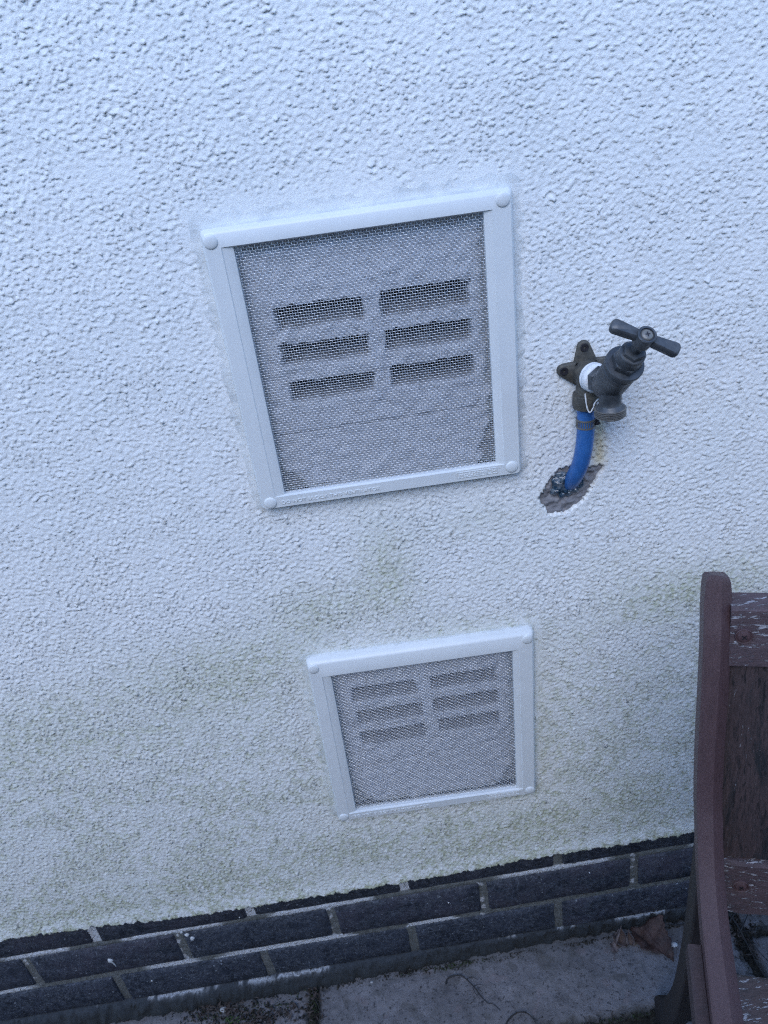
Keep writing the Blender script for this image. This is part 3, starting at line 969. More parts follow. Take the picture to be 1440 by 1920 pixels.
def prism(mb, pts, y0, y1, rnd=0.0012):
    n = len(pts); cx = sum(p[0] for p in pts) / n; cz = sum(p[1] for p in pts) / n
    def sh(p, d):
        L = math.hypot(p[0] - cx, p[1] - cz)
        return (p[0] - (p[0] - cx) / L * d, p[1] - (p[1] - cz) / L * d)
    vs = [(p[0], y0, p[1]) for p in pts] + [(p[0], y1 + rnd, p[1]) for p in pts]
    q = [sh(p, rnd * 0.35) for p in pts]; vs += [(p[0], y1 + rnd * 0.35, p[1]) for p in q]
    q = [sh(p, rnd) for p in pts]; vs += [(p[0], y1, p[1]) for p in q]
    fs = []
    for j in range(3):
        for i in range(n):
            fs.append((j * n + i, j * n + (i + 1) % n, (j + 1) * n + (i + 1) % n, (j + 1) * n + i))
    fs.append(tuple(3 * n + i for i in range(n))); fs.append(tuple(range(n - 1, -1, -1)))
    mb.add(vs, fs)
for (lx, lz, lr) in lobes:
    prism(mb, hull2((CX, CZ - 0.001), 0.0142, (lx, lz), lr), 0.001, -0.0055, 0.0016)
lathe(mb, (CX, 0, CZ), (0, -1, 0), [(0.002, 0.0148), (0.005, 0.0144), (0.008, 0.0134), (0.014, 0.0130), (0.0185, 0.0132), (0.0195, 0.0125)], 36)
tube(mb, spline([(CX, -0.010, CZ), (CX - 0.0012, -0.0125, CZ - 0.010), (CX - 0.003, -0.0130, CZ - 0.020)], 4), 0.0112, 24)
lathe(mb, (CX - 0.0030, -0.0132, CZ - 0.0155), (-0.02, 0, -1), [(0, 0.0112), (0.0006, 0.0128), (0.002, 0.0132), (0.0125, 0.0132), (0.0145, 0.0126), (0.0152, 0.0100)], 36)
mb.build('elbow_body', M['oldbrass'], plate, 45)
for (lx, lz, lr) in lobes:
    mb = MB()
    lathe(mb, (lx, 0, lz), (0, -1, 0), [(0.0030, 0.0036), (0.0062, 0.0040), (0.0068, 0.0036), (0.0066, 0.0014), (0.0052, 0.0011)], 20)
    mb.build('screw', M['screw'], plate, 50)

# ------------------------------------------------------------------ blue pipe
pipe = thing('water_pipe', 'short blue plastic water pipe curving into the wall under the tap', 'pipe', (0.8135, 0, 0.636))
pp = spline([(0.8256, -0.0132, 0.7310), (0.8249, -0.0133, 0.7190), (0.8244, -0.0140, 0.7000), (0.8221, -0.0142, 0.6790), (0.8186, -0.0115, 0.6605), (0.8145, -0.0040, 0.6440), (0.8125, 0.0060, 0.6330), (0.8110, 0.0200, 0.6250)], 7)
mb = MB(); tube(mb, pp, 0.0084, 28); mb.build('pipe_tube', M['pipe'], pipe, 60)
clip_c = Vector((0.8247, -0.01345, 0.7080)); ax = Vector((-0.03, 0, -1))
mb = MB()
for (h0, h1) in ((-0.0046, -0.0030), (0.0030, 0.0046)):
    lathe(mb, clip_c, ax, [(h0, 0.0084), (h0, 0.0092), (h1, 0.0092), (h1, 0.0084)], 36, cap=False)
bx_, by_, ba_ = basis(ax)
for i in range(30):
    a = 6.283 * i / 30
    d = bx_ * math.cos(a) + by_ * math.sin(a); t_ = ba_.cross(d)
    box(mb, clip_c + d * 0.0083 - t_ * 0.0004 - ba_ * 0.0031, d * 0.0007, t_ * 0.0008, ba_ * 0.0062)
clip = mb.build('hose_clip', M['steel'], pipe, 30)
mb = MB()
box(mb, clip_c + Vector((0.0078, -0.0050, -0.0024)), (0.0036, 0, 0), (0, 0.009, 0), (0, 0, 0.0048))
lathe(mb, clip_c + Vector((0.0098, -0.0048, 0)), (0.3, -1, 0), [(0, 0.0022), (0.0018, 0.0022), (0.0022, 0.0018)], 6)
mb.build('clip_screw', M['screw'], clip, 30, bevel=0.0004).parent = clip

# ------------------------------------------------------------------ the tap
tap = thing('garden_tap', 'dark grey garden tap with T shaped handle and threaded spout', 'tap', (0.8335, -0.05, 0.735))
BO = Vector((0.8372, -0.0440, 0.7568))               # where inlet, bonnet and spout axes meet
inlet = Vector((CX, -0.012, CZ))
iax = (BO - inlet).normalized()
bax = Vector((0.135, -0.69, 0.735)).normalized()
mb = MB()
lathe(mb, inlet + iax * 0.012, iax, [(0, 0.0098), (0.012, 0.0098)], 28)
lathe(mb, inlet + iax * 0.0145, iax, [(0, 0.0118), (0.0010, 0.0128), (0.0068, 0.0128), (0.0078, 0.0118)], 6, rot=0.5)
lathe(mb, inlet + iax * 0.020, iax, [(0, 0.0112), (0.008, 0.0116), (0.016, 0.0118)], 28)
# barrel below the bonnet, on the bonnet axis
lathe(mb, BO, bax, [(-0.0155, 0.0030), (-0.0145, 0.0078), (-0.012, 0.0112), (-0.007, 0.0138), (0.0, 0.0150), (0.012, 0.0154), (0.0275, 0.0157), (0.0283, 0.0150), (0.0289, 0.0150), (0.0293, 0.0160), (0.0335, 0.0162)], 40)
# spout
SPX = BO + Vector((-0.0010, -0.0045, 0.0005))
lathe(mb, SPX, (0.01, 0.0, -1), [(-0.006, 0.0108), (0.004, 0.0106), (0.0145, 0.0100), (0.0185, 0.0098), (0.0195, 0.0104), (0.0215, 0.0128), (0.0222, 0.0132)], 40)
body = mb.build('tap_body', M['tap'], tap, 35)
mb = MB()
pr2 = []
h0 = 0.0218
for i in range(5):
    pr2 += [(h0, 0.0129), (h0 + 0.0005, 0.0142), (h0 + 0.0009, 0.0142), (h0 + 0.0014, 0.0127)]
    h0 += 0.0016
pr2 += [(h0 + 0.0006, 0.0130), (h0 + 0.0008, 0.0112), (h0 - 0.004, 0.0100)]
lathe(mb, SPX, (0.01, 0.0, -1), pr2, 44)
mb.build('spout_thread', M['steel'], tap, 30)
mb = MB()
lathe(mb, BO, bax, [(0.0335, 0.0166), (0.0338, 0.0171), (0.0364, 0.0171), (0.0371, 0.0166), (0.0373, 0.0120)], 44)
mb.build('bonnet_flange', M['tap'], tap, 35)
mb = MB()
lathe(mb, BO, bax, [(0.0368, 0.0128), (0.0376, 0.0132), (0.0432, 0.0132), (0.0441, 0.0120)], 6, rot=0.35)
lathe(mb, BO, bax, [(0.0429, 0.0116), (0.0539, 0.0112), (0.0546, 0.0106), (0.0549, 0.0088)], 36)
lathe(mb, BO, bax, [(0.0543, 0.0092), (0.0549, 0.0098), (0.0582, 0.0098), (0.0591, 0.0090)], 6, rot=0.1)
mb.build('bonnet_nut', M['tap'], tap, 35)
mb = MB()
lathe(mb, BO, bax, [(0.0578, 0.0048), (0.0676, 0.0048), (0.0683, 0.0056), (0.0728, 0.0060)], 28)
mb.build('spindle', M['tap'], tap, 35)
# handle: hub and two flat wings across the bonnet axis
hx = Vector((1, 0, 0)); hx = (hx - bax * hx.dot(bax)).normalized(); hy = bax.cross(hx)
th = math.radians(-31)
hd = (hx * math.cos(th) + hy * math.sin(th)).normalized(); hn = bax.cross(hd)
mb = MB()
lathe(mb, BO, bax, [(0.0694, 0.0058), (0.0702, 0.0076), (0.0814, 0.0080), (0.0827, 0.0080), (0.0833, 0.0073), (0.0832, 0.0060), (0.0818, 0.0057), (0.0816, 0.0010)], 36)
hub = None
for sgn in (-1, 1):
    outline = []
    L0, L1 = 0.0055, 0.0295
    hw0, hw1 = 0.0044, 0.0060
    pts2 = [(L0, -hw0)]
    for i in range(9):
        a = -math.pi / 2 + math.pi * i / 8
        cxx = L1 - 0.0040
        pts2.append((cxx + 0.0040 * math.cos(a), (hw1 - 0.0040) * (1 if a > 0 else -1 if a < 0 else 0) + 0.0040 * math.sin(a)))
    pts2.append((L0, hw0))
    c_ = BO + bax * 0.0773
    th2 = 0.0040
    lay = [(-th2 + 0.0002, 0.0014), (-th2 * 0.7, 0.0003), (0.0, 0.0), (th2 * 0.7, 0.0003), (th2, 0.0014)]
    vs = []; fs = []; n = len(pts2)
    for (z_, ins) in lay:
        for (a_, b_) in pts2:
            aa = a_ - (ins if a_ > L0 + 1e-5 else 0); bb = b_ - math.copysign(min(ins, abs(b_)), b_) if b_ else 0
            vs.append(c_ + hd * (sgn * aa) + hn * bb + bax * z_)
    for j in range(len(lay) - 1):
        for i in range(n):
            fs.append((j * n + i, j * n + (i + 1) % n, (j + 1) * n + (i + 1) % n, (j + 1) * n + i))
    fs.append(tuple(range(n))); fs.append(tuple((len(lay) - 1) * n + i for i in range(n)))
    mb.add(vs, fs)
handle = mb.build('handle', M['tap'], tap, 42)
mb = MB()
sc0 = BO + bax * 0.0815
for q in range(4):
    pass
lathe(mb, sc0, bax, [(0, 0.0052), (0.0012, 0.0050), (0.0020, 0.0038), (0.0023, 0.0020), (0.0023, 0.0004)], 24)
mb.build('handle_screw', M['steel'], handle, 50).parent = handle
mb = MB()
for d in (hd + hn * 0.6, hn - hd * 0.6):
    d = d.normalized(); s2 = bax.cross(d)
    box(mb, sc0 + bax * 0.0018 - d * 0.0021 - s2 * 0.00045, d * 0.0042, s2 * 0.0009, bax * 0.0007)
mb.build('screw_cross', M['screw'], handle, 0)
for nme in ('handle_screw', 'screw_cross'):
    o = bpy.data.objects[nme]; o.parent = handle; o.location = (0, 0, 0)
    # the handle sits at the thing's origin, so these only need the same offset
    off = Vector(tap.location)
for o_ in (bpy.data.objects['handle_screw'], bpy.data.objects['screw_cross']):
    pass
# white thread tape
mb = MB()
lathe(mb, inlet + iax * 0.0045, iax, [(0, 0.0126), (0.0006, 0.0138), (0.0022, 0.0139), (0.0030, 0.0134), (0.0038, 0.0139), (0.0062, 0.0138), (0.0088, 0.0133), (0.0100, 0.0125), (0.0106, 0.0112)], 40)
mb.build('thread_tape', M['ptfe'], tap, 40)
mb = MB()
tb = [(0.8195, -0.0295, 0.7445), (0.8200, -0.0310, 0.7350), (0.8215, -0.0315, 0.7280), (0.8235, -0.0320, 0.7262), (0.8258, -0.0325, 0.7300), (0.8275, -0.0330, 0.7352), (0.8305, -0.0335, 0.7385), (0.8335, -0.034, 0.741)]
tube(mb, spline(tb, 5), [0.00045 + 0.00035 * abs(math.sin(i * 0.6)) for i in range(36)], 6)
tube(mb, spline([(0.8310, -0.030, 0.7345), (0.8335, -0.031, 0.7320), (0.8365, -0.031, 0.7318)], 4), [0.0005] + [0.0024] * 7 + [0.0008], 6)
mb.build('tape_strand', M['ptfe'], tap, 60)

# ------------------------------------------------------------------ paving
paving = bpy.data.objects.new('paving', None); COL.objects.link(paving); paving['kind'] = 'structure'
paving.location = (0.5, -0.5, GZ)
def slab(x0, x1, y0, y1, dz=0.0, seed=0, fine=0.004, label=None, wobble=0.0022):
    nx = max(2, int((x1 - x0) / fine)); ny = max(2, int((y1 - y0) / fine))
    a = np.linspace(x0, x1, nx); b = np.linspace(y0, y1, ny)
    A, B = np.meshgrid(a, b)
    e = np.minimum(np.minimum(A - x0, x1 - A), np.minimum(B - y0, y1 - B))
    nb = sample(n_pat, TD, A * 1.0 + seed, B * 1.0 + 1.0); nm = sample(n_mid, TD, A + seed, B + 1.0); ns = sample(n_sof, TD, A + seed, B + 1)
    Zs = GZ + dz + 0.0003 * nm + 0.0004 * nb + 0.0010 * ns - 0.006 * sstep(0.010, 0.0, e + 0.0025 * nb) - 0.014 * sstep(0.0025, 0.0, e)
    ed = sstep(0.02, 0.0, e)
    A2 = A + ed * wobble * nb * 0.8; B2 = B + ed * wobble * sample(n_pat, TD, A + seed + 0.5, B + 1.5) * 0.8
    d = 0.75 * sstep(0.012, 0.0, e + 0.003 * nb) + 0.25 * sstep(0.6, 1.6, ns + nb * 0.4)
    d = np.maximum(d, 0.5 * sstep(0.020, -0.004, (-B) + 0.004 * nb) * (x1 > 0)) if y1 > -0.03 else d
    o = grid_mesh('paving_slab', np.stack([A2, B2, Zs], -1), M['concrete'], paving, None, dict(dirt_shade=np.clip(d, 0, 1)), label)
    return o
J = 0.011
slab(0.397, 1.050 - J / 2, -0.113, 0.020, 0.0, 0.0, 0.003)
slab(1.050 + J / 2, 1.62, -0.0250 + 0.003, 0.020, 0.001, 0.3, 0.003)
slab(1.050 + J / 2, 1.62, -0.113, -0.0250 - 0.003, -0.001, 0.7, 0.003)
slab(-0.22, 0.3895, -0.113, 0.020, -0.002, 0.5, 0.004)
slab(-0.85, -0.22 - J, -0.113, 0.020, 0.0, 0.9, 0.008)
slab(1.62 + J, 2.2, -0.113, 0.020, 0.0, 0.2, 0.008)
for r, (ya, yb) in enumerate(((-0.58, -0.121), (-1.05, -0.59), (-1.52, -1.06), (-1.99, -1.53))):
    x = -0.95 + 0.11 * (r % 2)
    while x < 2.1:
        slab(x, x + 0.595, ya, yb, random.uniform(-0.0015, 0.0015), random.random(), 0.008 if r == 0 else 0.03)
        x += 0.605
# soil below and in the joints: one sheet that reaches far
gd = MB()
gd.add([(-30, -60, GZ - 0.012), (30, -60, GZ - 0.012), (30, 0.03, GZ - 0.012), (-30, 0.03, GZ - 0.012)], [(0, 1, 2, 3)])
go = gd.build('ground', M['soil'], None, 0); go['kind'] = 'structure'

# gritty dirt, moss and pebbles in the joints and along the wall foot
def crumbs(name, spots, mat, s0, s1, seed):
    r = random.Random(seed); mb = MB()
    for (x, y, rx, ry, n) in spots:
        for _ in range(n):
            px = x + r.gauss(0, rx); py = min(y + r.gauss(0, ry), 0.0); s = r.uniform(s0, s1)
            c = Vector((px, py, GZ + 0.0005 + s * 0.2))
            vs = [c + Vector((r.uniform(-1, 1) * s, r.uniform(-1, 1) * s, -s * 0.5)) for _ in range(3)] + [c + Vector((r.uniform(-.4, .4) * s, r.uniform(-.4, .4) * s, s * r.uniform(0.5, 1)))]
            mb.add(vs, [(0, 1, 2), (0, 3, 1), (1, 3, 2), (2, 3, 0)])
    o = mb.build(name, mat, None, 0)
    o['kind'] = 'stuff'
    return o
o = crumbs('soil_crumbs', [(0.30, -0.030, 0.05, 0.012, 420), (0.245, -0.008, 0.03, 0.006, 160), (0.392, -0.03, 0.004, 0.03, 150), (0.55, -0.004, 0.12, 0.003, 240), (0.80, 0.000, 0.15, 0.002, 160), (1.05, -0.04, 0.005, 0.03, 160), (0.9, -0.116, 0.15, 0.003, 200), (1.048, -0.018, 0.02, 0.008, 120)], M['soil'], 0.001, 0.0042, 2)
tag(o, 'dark crumbs of soil caught in the paving joints', 'soil')
o = crumbs('moss', [(0.86, -0.115, 0.04, 0.002, 110), (0.392, -0.02, 0.004, 0.02, 200), (0.62, -0.003, 0.05, 0.002, 170), (0.30, -0.024, 0.04, 0.01, 130), (0.24, -0.018, 0.04, 0.006, 160)], M['moss'], 0.0010, 0.0028, 3)
tag(o, 'dull green moss in the joints of the paving', 'moss')
o = crumbs('grit', [(0.72, -0.055, 0.17, 0.03, 420), (0.15, -0.055, 0.15, 0.03, 260), (1.2, -0.05, 0.08, 0.03, 120)], M['soil'], 0.0006, 0.0016, 12)
tag(o, 'fine dark grit scattered over the concrete slabs', 'grit')
# scattered small leaf litter
def litter(name, spots, mat, seed):
    r = random.Random(seed); mb = MB()
    for (x, y, rx, ry, n) in spots:
        for _ in range(n):
            px = x + r.gauss(0, rx); py = min(y + r.gauss(0, ry), -0.004); a = r.uniform(0, 6.28); L = r.uniform(0.004, 0.013); w_ = L * r.uniform(0.12, 0.4)
            d = Vector((math.cos(a), math.sin(a), 0)); s = Vector((-d.y, d.x, 0)); c = Vector((px, py, GZ + 0.002 + r.uniform(0, 0.003)))
            mb.add([c - d * L / 2, c + s * w_ / 2 + Vector((0, 0, 0.001)), c + d * L / 2 + Vector((0, 0, r.uniform(-.001, .003))), c - s * w_ / 2 + Vector((0, 0, 0.0005))], [(0, 1, 2, 3)])
    o = mb.build(name, mat, None, 0); o['kind'] = 'stuff'; return o
o = litter('leaf_litter', [(0.245, -0.012, 0.025, 0.006, 90), (0.30, -0.035, 0.035, 0.008, 110), (0.393, -0.03, 0.006, 0.02, 40), (1.05, -0.03, 0.01, 0.02, 40)], M['litter'], 4)
tag(o, 'brown leaf litter lying against the foot of the plinth', 'leaf litter')

def twig(pts, r0, label, name='twig', parent=None):
    mb = MB()
    for i, (pl, rr) in enumerate(pts):
        sp = spline([(x, y, GZ + z) for x, y, z in pl], 6)
        tube(mb, sp, [rr * (1 - 0.7 * j / len(sp)) for j in range(len(sp))], 6)
    o = mb.build(name, M['twig'], None, 60)
    return tag(o, label, 'twig')
twig([([(0.5958, -0.0305, 0.003), (0.6000, -0.0235, 0.004), (0.6120, -0.0215, 0.006), (0.6245, -0.0260, 0.006), (0.6376, -0.0429, 0.005), (0.6450, -0.0560, 0.003), (0.6532, -0.0661, 0.002), (0.6600, -0.0680, 0.002), (0.6683, -0.0774, 0.001)], 0.00125),
      ([(0.6270, -0.0290, 0.005), (0.6370, -0.0280, 0.006), (0.6450, -0.0330, 0.005)], 0.0006), ([(0.6360, -0.0410, 0.004), (0.6450, -0.0400, 0.006), (0.6520, -0.0420, 0.004)], 0.0006),
      ([(0.6350, -0.0420, 0.004), (0.6380, -0.0520, 0.004), (0.6430, -0.0600, 0.002)], 0.0006), ([(0.6370, -0.0430, 0.004), (0.6450, -0.0480, 0.005), (0.6480, -0.0520, 0.003)], 0.0005)], 0.001,
     'thin black branched twig lying on the bare slab in the middle')
twig([([(0.6600, -0.0990, 0.002), (0.6700, -0.0995, 0.003)], 0.0006), ([(0.6690, -0.1040, 0.002), (0.6790, -0.0940, 0.006), (0.6940, -0.0890, 0.009), (0.7070, -0.0925, 0.008), (0.7150, -0.1050, 0.005), (0.7160, -0.120, 0.002)], 0.0013)], 0.001,
     'black twig bent into an arch beside the bottom slab joint')
twig([([(0.950, -0.001, 0.010), (0.968, -0.002, 0.006), (0.985, 0.000, 0.009)], 0.0014)], 0.001, 'short dark stalk lying between the dead leaf and the chair leg')
twig([([(1.045, 0.000, 0.012), (1.050, -0.020, 0.008), (1.051, -0.045, 0.006), (1.052, -0.080, 0.004), (1.055, -0.115, 0.006)], 0.0020), ([(1.046, -0.030, 0.006), (1.060, -0.018, 0.010), (1.075, -0.002, 0.006)], 0.0014),
      ([(1.040, -0.012, 0.010), (1.055, -0.002, 0.014), (1.075, 0.004, 0.010)], 0.0015), ([(1.058, -0.020, 0.006), (1.060, -0.050, 0.006), (1.075, -0.085, 0.004), (1.10, -0.10, 0.004)], 0.0008),
      ([(1.053, -0.026, 0.005), (1.075, -0.028, 0.006), (1.11, -0.022, 0.004)], 0.0012)], 0.001, 'tangle of dark roots in the paving joint under the chair back')
twig([([(0.391, -0.002, 0.006), (0.394, -0.018, 0.004), (0.401, -0.034, 0.003), (0.404, -0.055, 0.002)], 0.0011), ([(0.393, -0.012, 0.004), (0.402, -0.020, 0.004), (0.404, -0.030, 0.002)], 0.0006)], 0.001, 'thin dark root in the slab joint left of the bare slab')
twig([([(0.330, -0.018, 0.003), (0.326, -0.032, 0.006), (0.318, -0.046, 0.003)], 0.0008), ([(0.326, -0.030, 0.005), (0.330, -0.042, 0.004)], 0.0006), ([(0.326, -0.030, 0.005), (0.321, -0.040, 0.007), (0.322, -0.050, 0.004)], 0.0006)], 0.001, 'tiny forked twig among the litter near the plinth foot')

# pebbles
def pebble(x, y, s, mat, label, z=0.0, sq=0.6):
    r = random.Random(int((x + 2) * 1e4)); bm = bmesh.new()
    bmesh.ops.create_icosphere(bm, subdivisions=2, radius=s)
    for v in bm.verts:
        v.co = Vector((v.co.x * r.uniform(.88, 1.1), v.co.y * r.uniform(.8, 1.05) * 0.8, v.co.z * sq))
    me = bpy.data.meshes.new('pebble'); bm.to_mesh(me); bm.free(); me.materials.append(mat); me.shade_smooth()
    o = bpy.data.objects.new('pebble', me); COL.objects.link(o); o.location = (x, y, GZ + s * sq * 0.6 + z)
    return tag(o, label, 'pebble')
pebble(0.2525, -0.0130, 0.0062, M['stone'], 'pale pebble half buried in the leaf litter by the plinth')
pebble(0.3000, 0.0, 0.0028, M['stone'], 'tiny white pebble against the foot of the cement fillet', 0.004)
pebble(0.4830, -0.0080, 0.0024, M['stone'], 'small pebble on the slab near the root')
o = pebble(0.9480, -0.0270, 0.0058, M['fleck'], 'white paint chip on the slab beside the dead leaf', 0, 0.35)
o.name = 'paint_chip'; o['category'] = 'paint chip'
pebble(0.5130, -0.0900, 0.0022, M['stone'], 'tiny light pebble near the lower frame edge')

# weed
mb = MB(); r = random.Random(9)
for i in range(16):
    a = r.uniform(0.3, 2.9); L = r.uniform(0.010, 0.024); c = Vector((0.268 + r.uniform(-.006, .006), -0.030 + r.uniform(-.006, .006), GZ))
    d = Vector((math.cos(a) * 0.8, -abs(math.sin(a)) * 0.2 + r.uniform(-.3, .3), 0.75)).normalized(); s = Vector((-d.z, 0, d.x)).normalized() * 0.0008
    mb.add([c - s, c + s, c + d * L * 0.6 + s * 0.8 + Vector((0, 0, 0.001)), c + d * L + Vector((0, 0, -0.003)), c + d * L * 0.6 - s * 0.8], [(0, 1, 2, 3, 4)])
tag(mb.build('weed_tuft', M['grass'], None, 0), 'small green grassy weed growing in the joint by the leaf litter', 'weed')

# ------------------------------------------------------------------ added unseen fence, blocks sky so the wall darkens downwards
fence = thing('blocker_fence', 'added brown boarded fence, out of view, shading the foot of the white wall', 'fence', (0.5, -1.75, GZ))
fm = m_wood('blocker_fence_stain', (0.07, 0.05, 0.035), (0.13, 0.095, 0.07), 0, 0.3, (6, 6, 1), 0.8)
fb_ = None
for i in range(44):
    if fb_ is None:
        mb = MB(); box(mb, (-0.070, 0, 0), (0.140, 0, 0), (0, -0.016, 0), (0, 0, 1.72))
        ob = mb.build('blocker_board', fm, None, 0, bevel=0.002); fb_ = ob.data
    else:
        ob = bpy.data.objects.new('blocker_board', fb_); COL.objects.link(ob)
    ob.parent = fence; ob.location = (-3.2 + i * 0.148, 0.004 * (i % 2), 0.03)
for x_ in (-3.0, -1.2, 0.6, 2.4):
    mb = MB(); box(mb, (0.5 + x_, -1.80, GZ - 0.01), (0.09, 0, 0), (0, -0.09, 0), (0, 0, 1.80)); mb.build('blocker_post', fm, fence, 0, bevel=0.004)
for z_ in (0.3, 1.4):
    mb = MB(); box(mb, (-2.8, -1.768, GZ + z_), (6.6, 0, 0), (0, -0.030, 0), (0, 0, 0.07)); mb.build('blocker_rail', fm, fence, 0)

# ------------------------------------------------------------------ dead leaves
def leaf(name, outline, mid, mat, label, curl=0.01, lift=0.004, seed=1, z0=0.0, stem=None):
    """outline: ground points; mid: crease line (two points)"""
    O = np.array(outline); n = len(O)
    k = 6
    # finer outline
    pts = []
    for i in range(n):
        p0, p1, p2, p3 = O[i - 1], O[i], O[(i + 1) % n], O[(i + 2) % n]
        for j in range(k):
            t = j / k
            pts.append(0.5 * (2 * p1 + (p2 - p0) * t * 0.7 + (2 * p0 - 5 * p1 + 4 * p2 - p3) * t * t * 0.7 + (3 * p1 - p0 - 3 * p2 + p3) * t ** 3 * 0.7) * 1.0 if False else p1 + (p2 - p1) * t)
    pts = np.array(pts); c = O.mean(0)
    a, b = np.array(mid[0]), np.array(mid[1]); e = (b - a) / np.linalg.norm(b - a); nn = np.array([-e[1], e[0]])
    R_ = 7
    vs = []; rg = np.random.default_rng(seed)
    for j in range(R_ + 1):
        f = j / R_
        for i, p in enumerate(pts):
            q = c + (p - c) * f
            q = q + 0.0012 * f * np.array([math.sin(i * 1.7 + seed), math.cos(i * 2.3)]) * (f > 0.9)
            ds = (q - a) @ nn; al_ = (q - a) @ e
            z = lift + curl * (abs(ds) / 0.025) ** 1.5 + 0.0016 * math.sin(ds * 420 + al_ * 160 + seed) + 0.0012 * math.sin(al_ * 330) - 0.003 * math.exp(-(ds / 0.0022) ** 2)
            vs.append((q[0], q[1], GZ + z0 + max(z, 0.0006)))
    m_ = len(pts); fs = []
    for j in range(R_):
        for i in range(m_):
            fs.append((j * m_ + i, j * m_ + (i + 1) % m_, (j + 1) * m_ + (i + 1) % m_, (j + 1) * m_ + i))
    mb = MB(); mb.add(vs, fs)
    if stem:
        tube(mb, [(x, y, GZ + z) for x, y, z in stem], 0.0007, 6)
    o = mb.build(name, mat, None, 60)
    md = o.modifiers.new('thickness', 'SOLIDIFY'); md.thickness = 0.0004
    return tag(o, label, 'leaf')
leaf('dead_leaf', [(0.8935, 0.0085), (0.9060, 0.0040), (0.9240, 0.0090), (0.9425, 0.0060), (0.9400, -0.0100), (0.9440, -0.0240), (0.9385, -0.0520), (0.9250, -0.0390), (0.9090, -0.0380), (0.8960, -0.0300), (0.8900, -0.0130)],
     ((0.893, 0.006), (0.937, -0.050)), M['leaf'], 'large reddish brown dead leaf curled against the plinth', 0.012, 0.005, 1)
leaf('dead_leaf', [(0.8660, 0.0040), (0.8740, 0.0060), (0.8800, -0.0020), (0.8850, -0.0140), (0.8760, -0.0220), (0.8640, -0.0180), (0.8600, -0.0060)],
     ((0.866, 0.004), (0.880, -0.020)), M['leafgrey'], 'small grey brown crumpled leaf left of the large dead leaf', 0.016, 0.004, 4)
leaf('dead_leaf', [(0.8560, -0.0100), (0.8630, -0.0080), (0.8660, -0.0180), (0.8600, -0.0260), (0.8530, -0.0230)],
     ((0.857, -0.009), (0.861, -0.025)), M['leafgrey'], 'tiny shrivelled leaf scrap at the far left of the leaf group', 0.010, 0.003, 6, 0, ((0.858, -0.024, 0.004), (0.8545, -0.032, 0.002), (0.8535, -0.036, 0.001)))
# upright curled leaves leaning on the wall foot
def curled(name, base, top, rad, mat, label, seed):
    b = Vector(base); t_ = Vector(top); mb = MB(); ax_ = (t_ - b); L = ax_.length
    x, y, a = basis(ax_, (0, 1, 0)); vs = []; fs = []; n, m_ = 12, 8
    for j in range(m_ + 1):
        f = j / m_; rr = rad * math.sin(min(1, f * 1.1 + 0.12) * math.pi) ** 0.6 * (1 if f < 1 else 0.2) + 0.0006
        for i in range(n):
            an = -2.0 + 4.0 * i / (n - 1) + 0.25 * math.sin(f * 5 + seed)
            vs.append(b + a * (L * f) + (x * math.sin(an) + y * (math.cos(an) - 0.6)) * rr * (1 + 0.12 * math.sin(i * 2 + j + seed)))
    for j in range(m_):
        for i in range(n - 1):
            fs.append((j * n + i, j * n + i + 1, (j + 1) * n + i + 1, (j + 1) * n + i))
    mb.add(vs, fs); o = mb.build(name, mat, None, 70)
    md = o.modifiers.new('thickness', 'SOLIDIFY'); md.thickness = 0.0004
    return tag(o, label, 'leaf')
curled('curled_leaf', (0.8690, -0.0140, GZ + 0.003), (0.8740, -0.0040, GZ + 0.034), 0.0075, M['leafgrey'], 'tall grey brown rolled leaf standing against the bricks', 1)
curled('curled_leaf', (0.8830, -0.0180, GZ + 0.003), (0.8850, -0.0060, GZ + 0.024), 0.0060, M['leafgrey'], 'shorter rolled leaf between the tall roll and the large leaf', 3)

# ------------------------------------------------------------------ the garden chair
PT = Vector((0.8446, -0.25, 0.685)); TA = math.radians(17)
CU = Vector((math.cos(TA), -math.sin(TA), 0)); CV = Vector((math.sin(TA), math.cos(TA), 0)); CZv = Vector((0, 0, 1))
def cp(u, v, z):
    return Vector((PT.x, PT.y, 0)) + CU * u + CV * v + CZv * z
WID = 0.50
chair = thing('garden_chair', 'purple brown painted wooden garden chair with peeling paint, standing close to the wall', 'chair', tuple(cp(WID / 2, -0.2, GZ)))
def sweep(mb, path, wid, thick, ridge=0.0, u0=0.0, ridge_u=0.05, drift=0.0):
    """path: list of (v,z) for the FRONT face; cross-section wid (along u) by thick, front face with a soft ridge"""
    sp = spline([(0, v, z) for v, z in path], 8)
    vs = []; fs = []; n = 8
    for i, p in enumerate(sp):
        t_ = (sp[min(i + 1, len(sp) - 1)] - sp[max(i - 1, 0)]).normalized()
        nv, nz = t_.z, -t_.y                   # outward (front) normal in the v-z plane
        if nv > 0:
            nv, nz = -nv, -nz
        w_ = wid if not hasattr(wid, '__call__') else wid(i / (len(sp) - 1))
        c = 0.0016
        prof_ = [(-w_ / 2, 0.0016), (-w_ / 2 + c, 0.0), (ridge_u * w_, -ridge), (w_ / 2 - c, 0.0006), (w_ / 2, 0.0024), (w_ / 2, thick - c), (0, thick), (-w_ / 2, thick - c)]
        for (uu, dd) in prof_:
            vs.append(cp(u0 + uu + drift * float(np.interp(i / (len(sp) - 1), [0, 0.42, 0.72, 1], [0, 0, 1, 1])), p.y - nv * dd, p.z - nz * dd))
    for i in range(len(sp) - 1):
        for k in range(n):
            k2 = (k + 1) % n
            fs.append((i * n + k, i * n + k2, (i + 1) * n + k2, (i + 1) * n + k))
    fs.append(tuple(range(n))); fs.append(tuple((len(sp) - 1) * n + k for k in range(n)))
    mb.add(vs, fs)
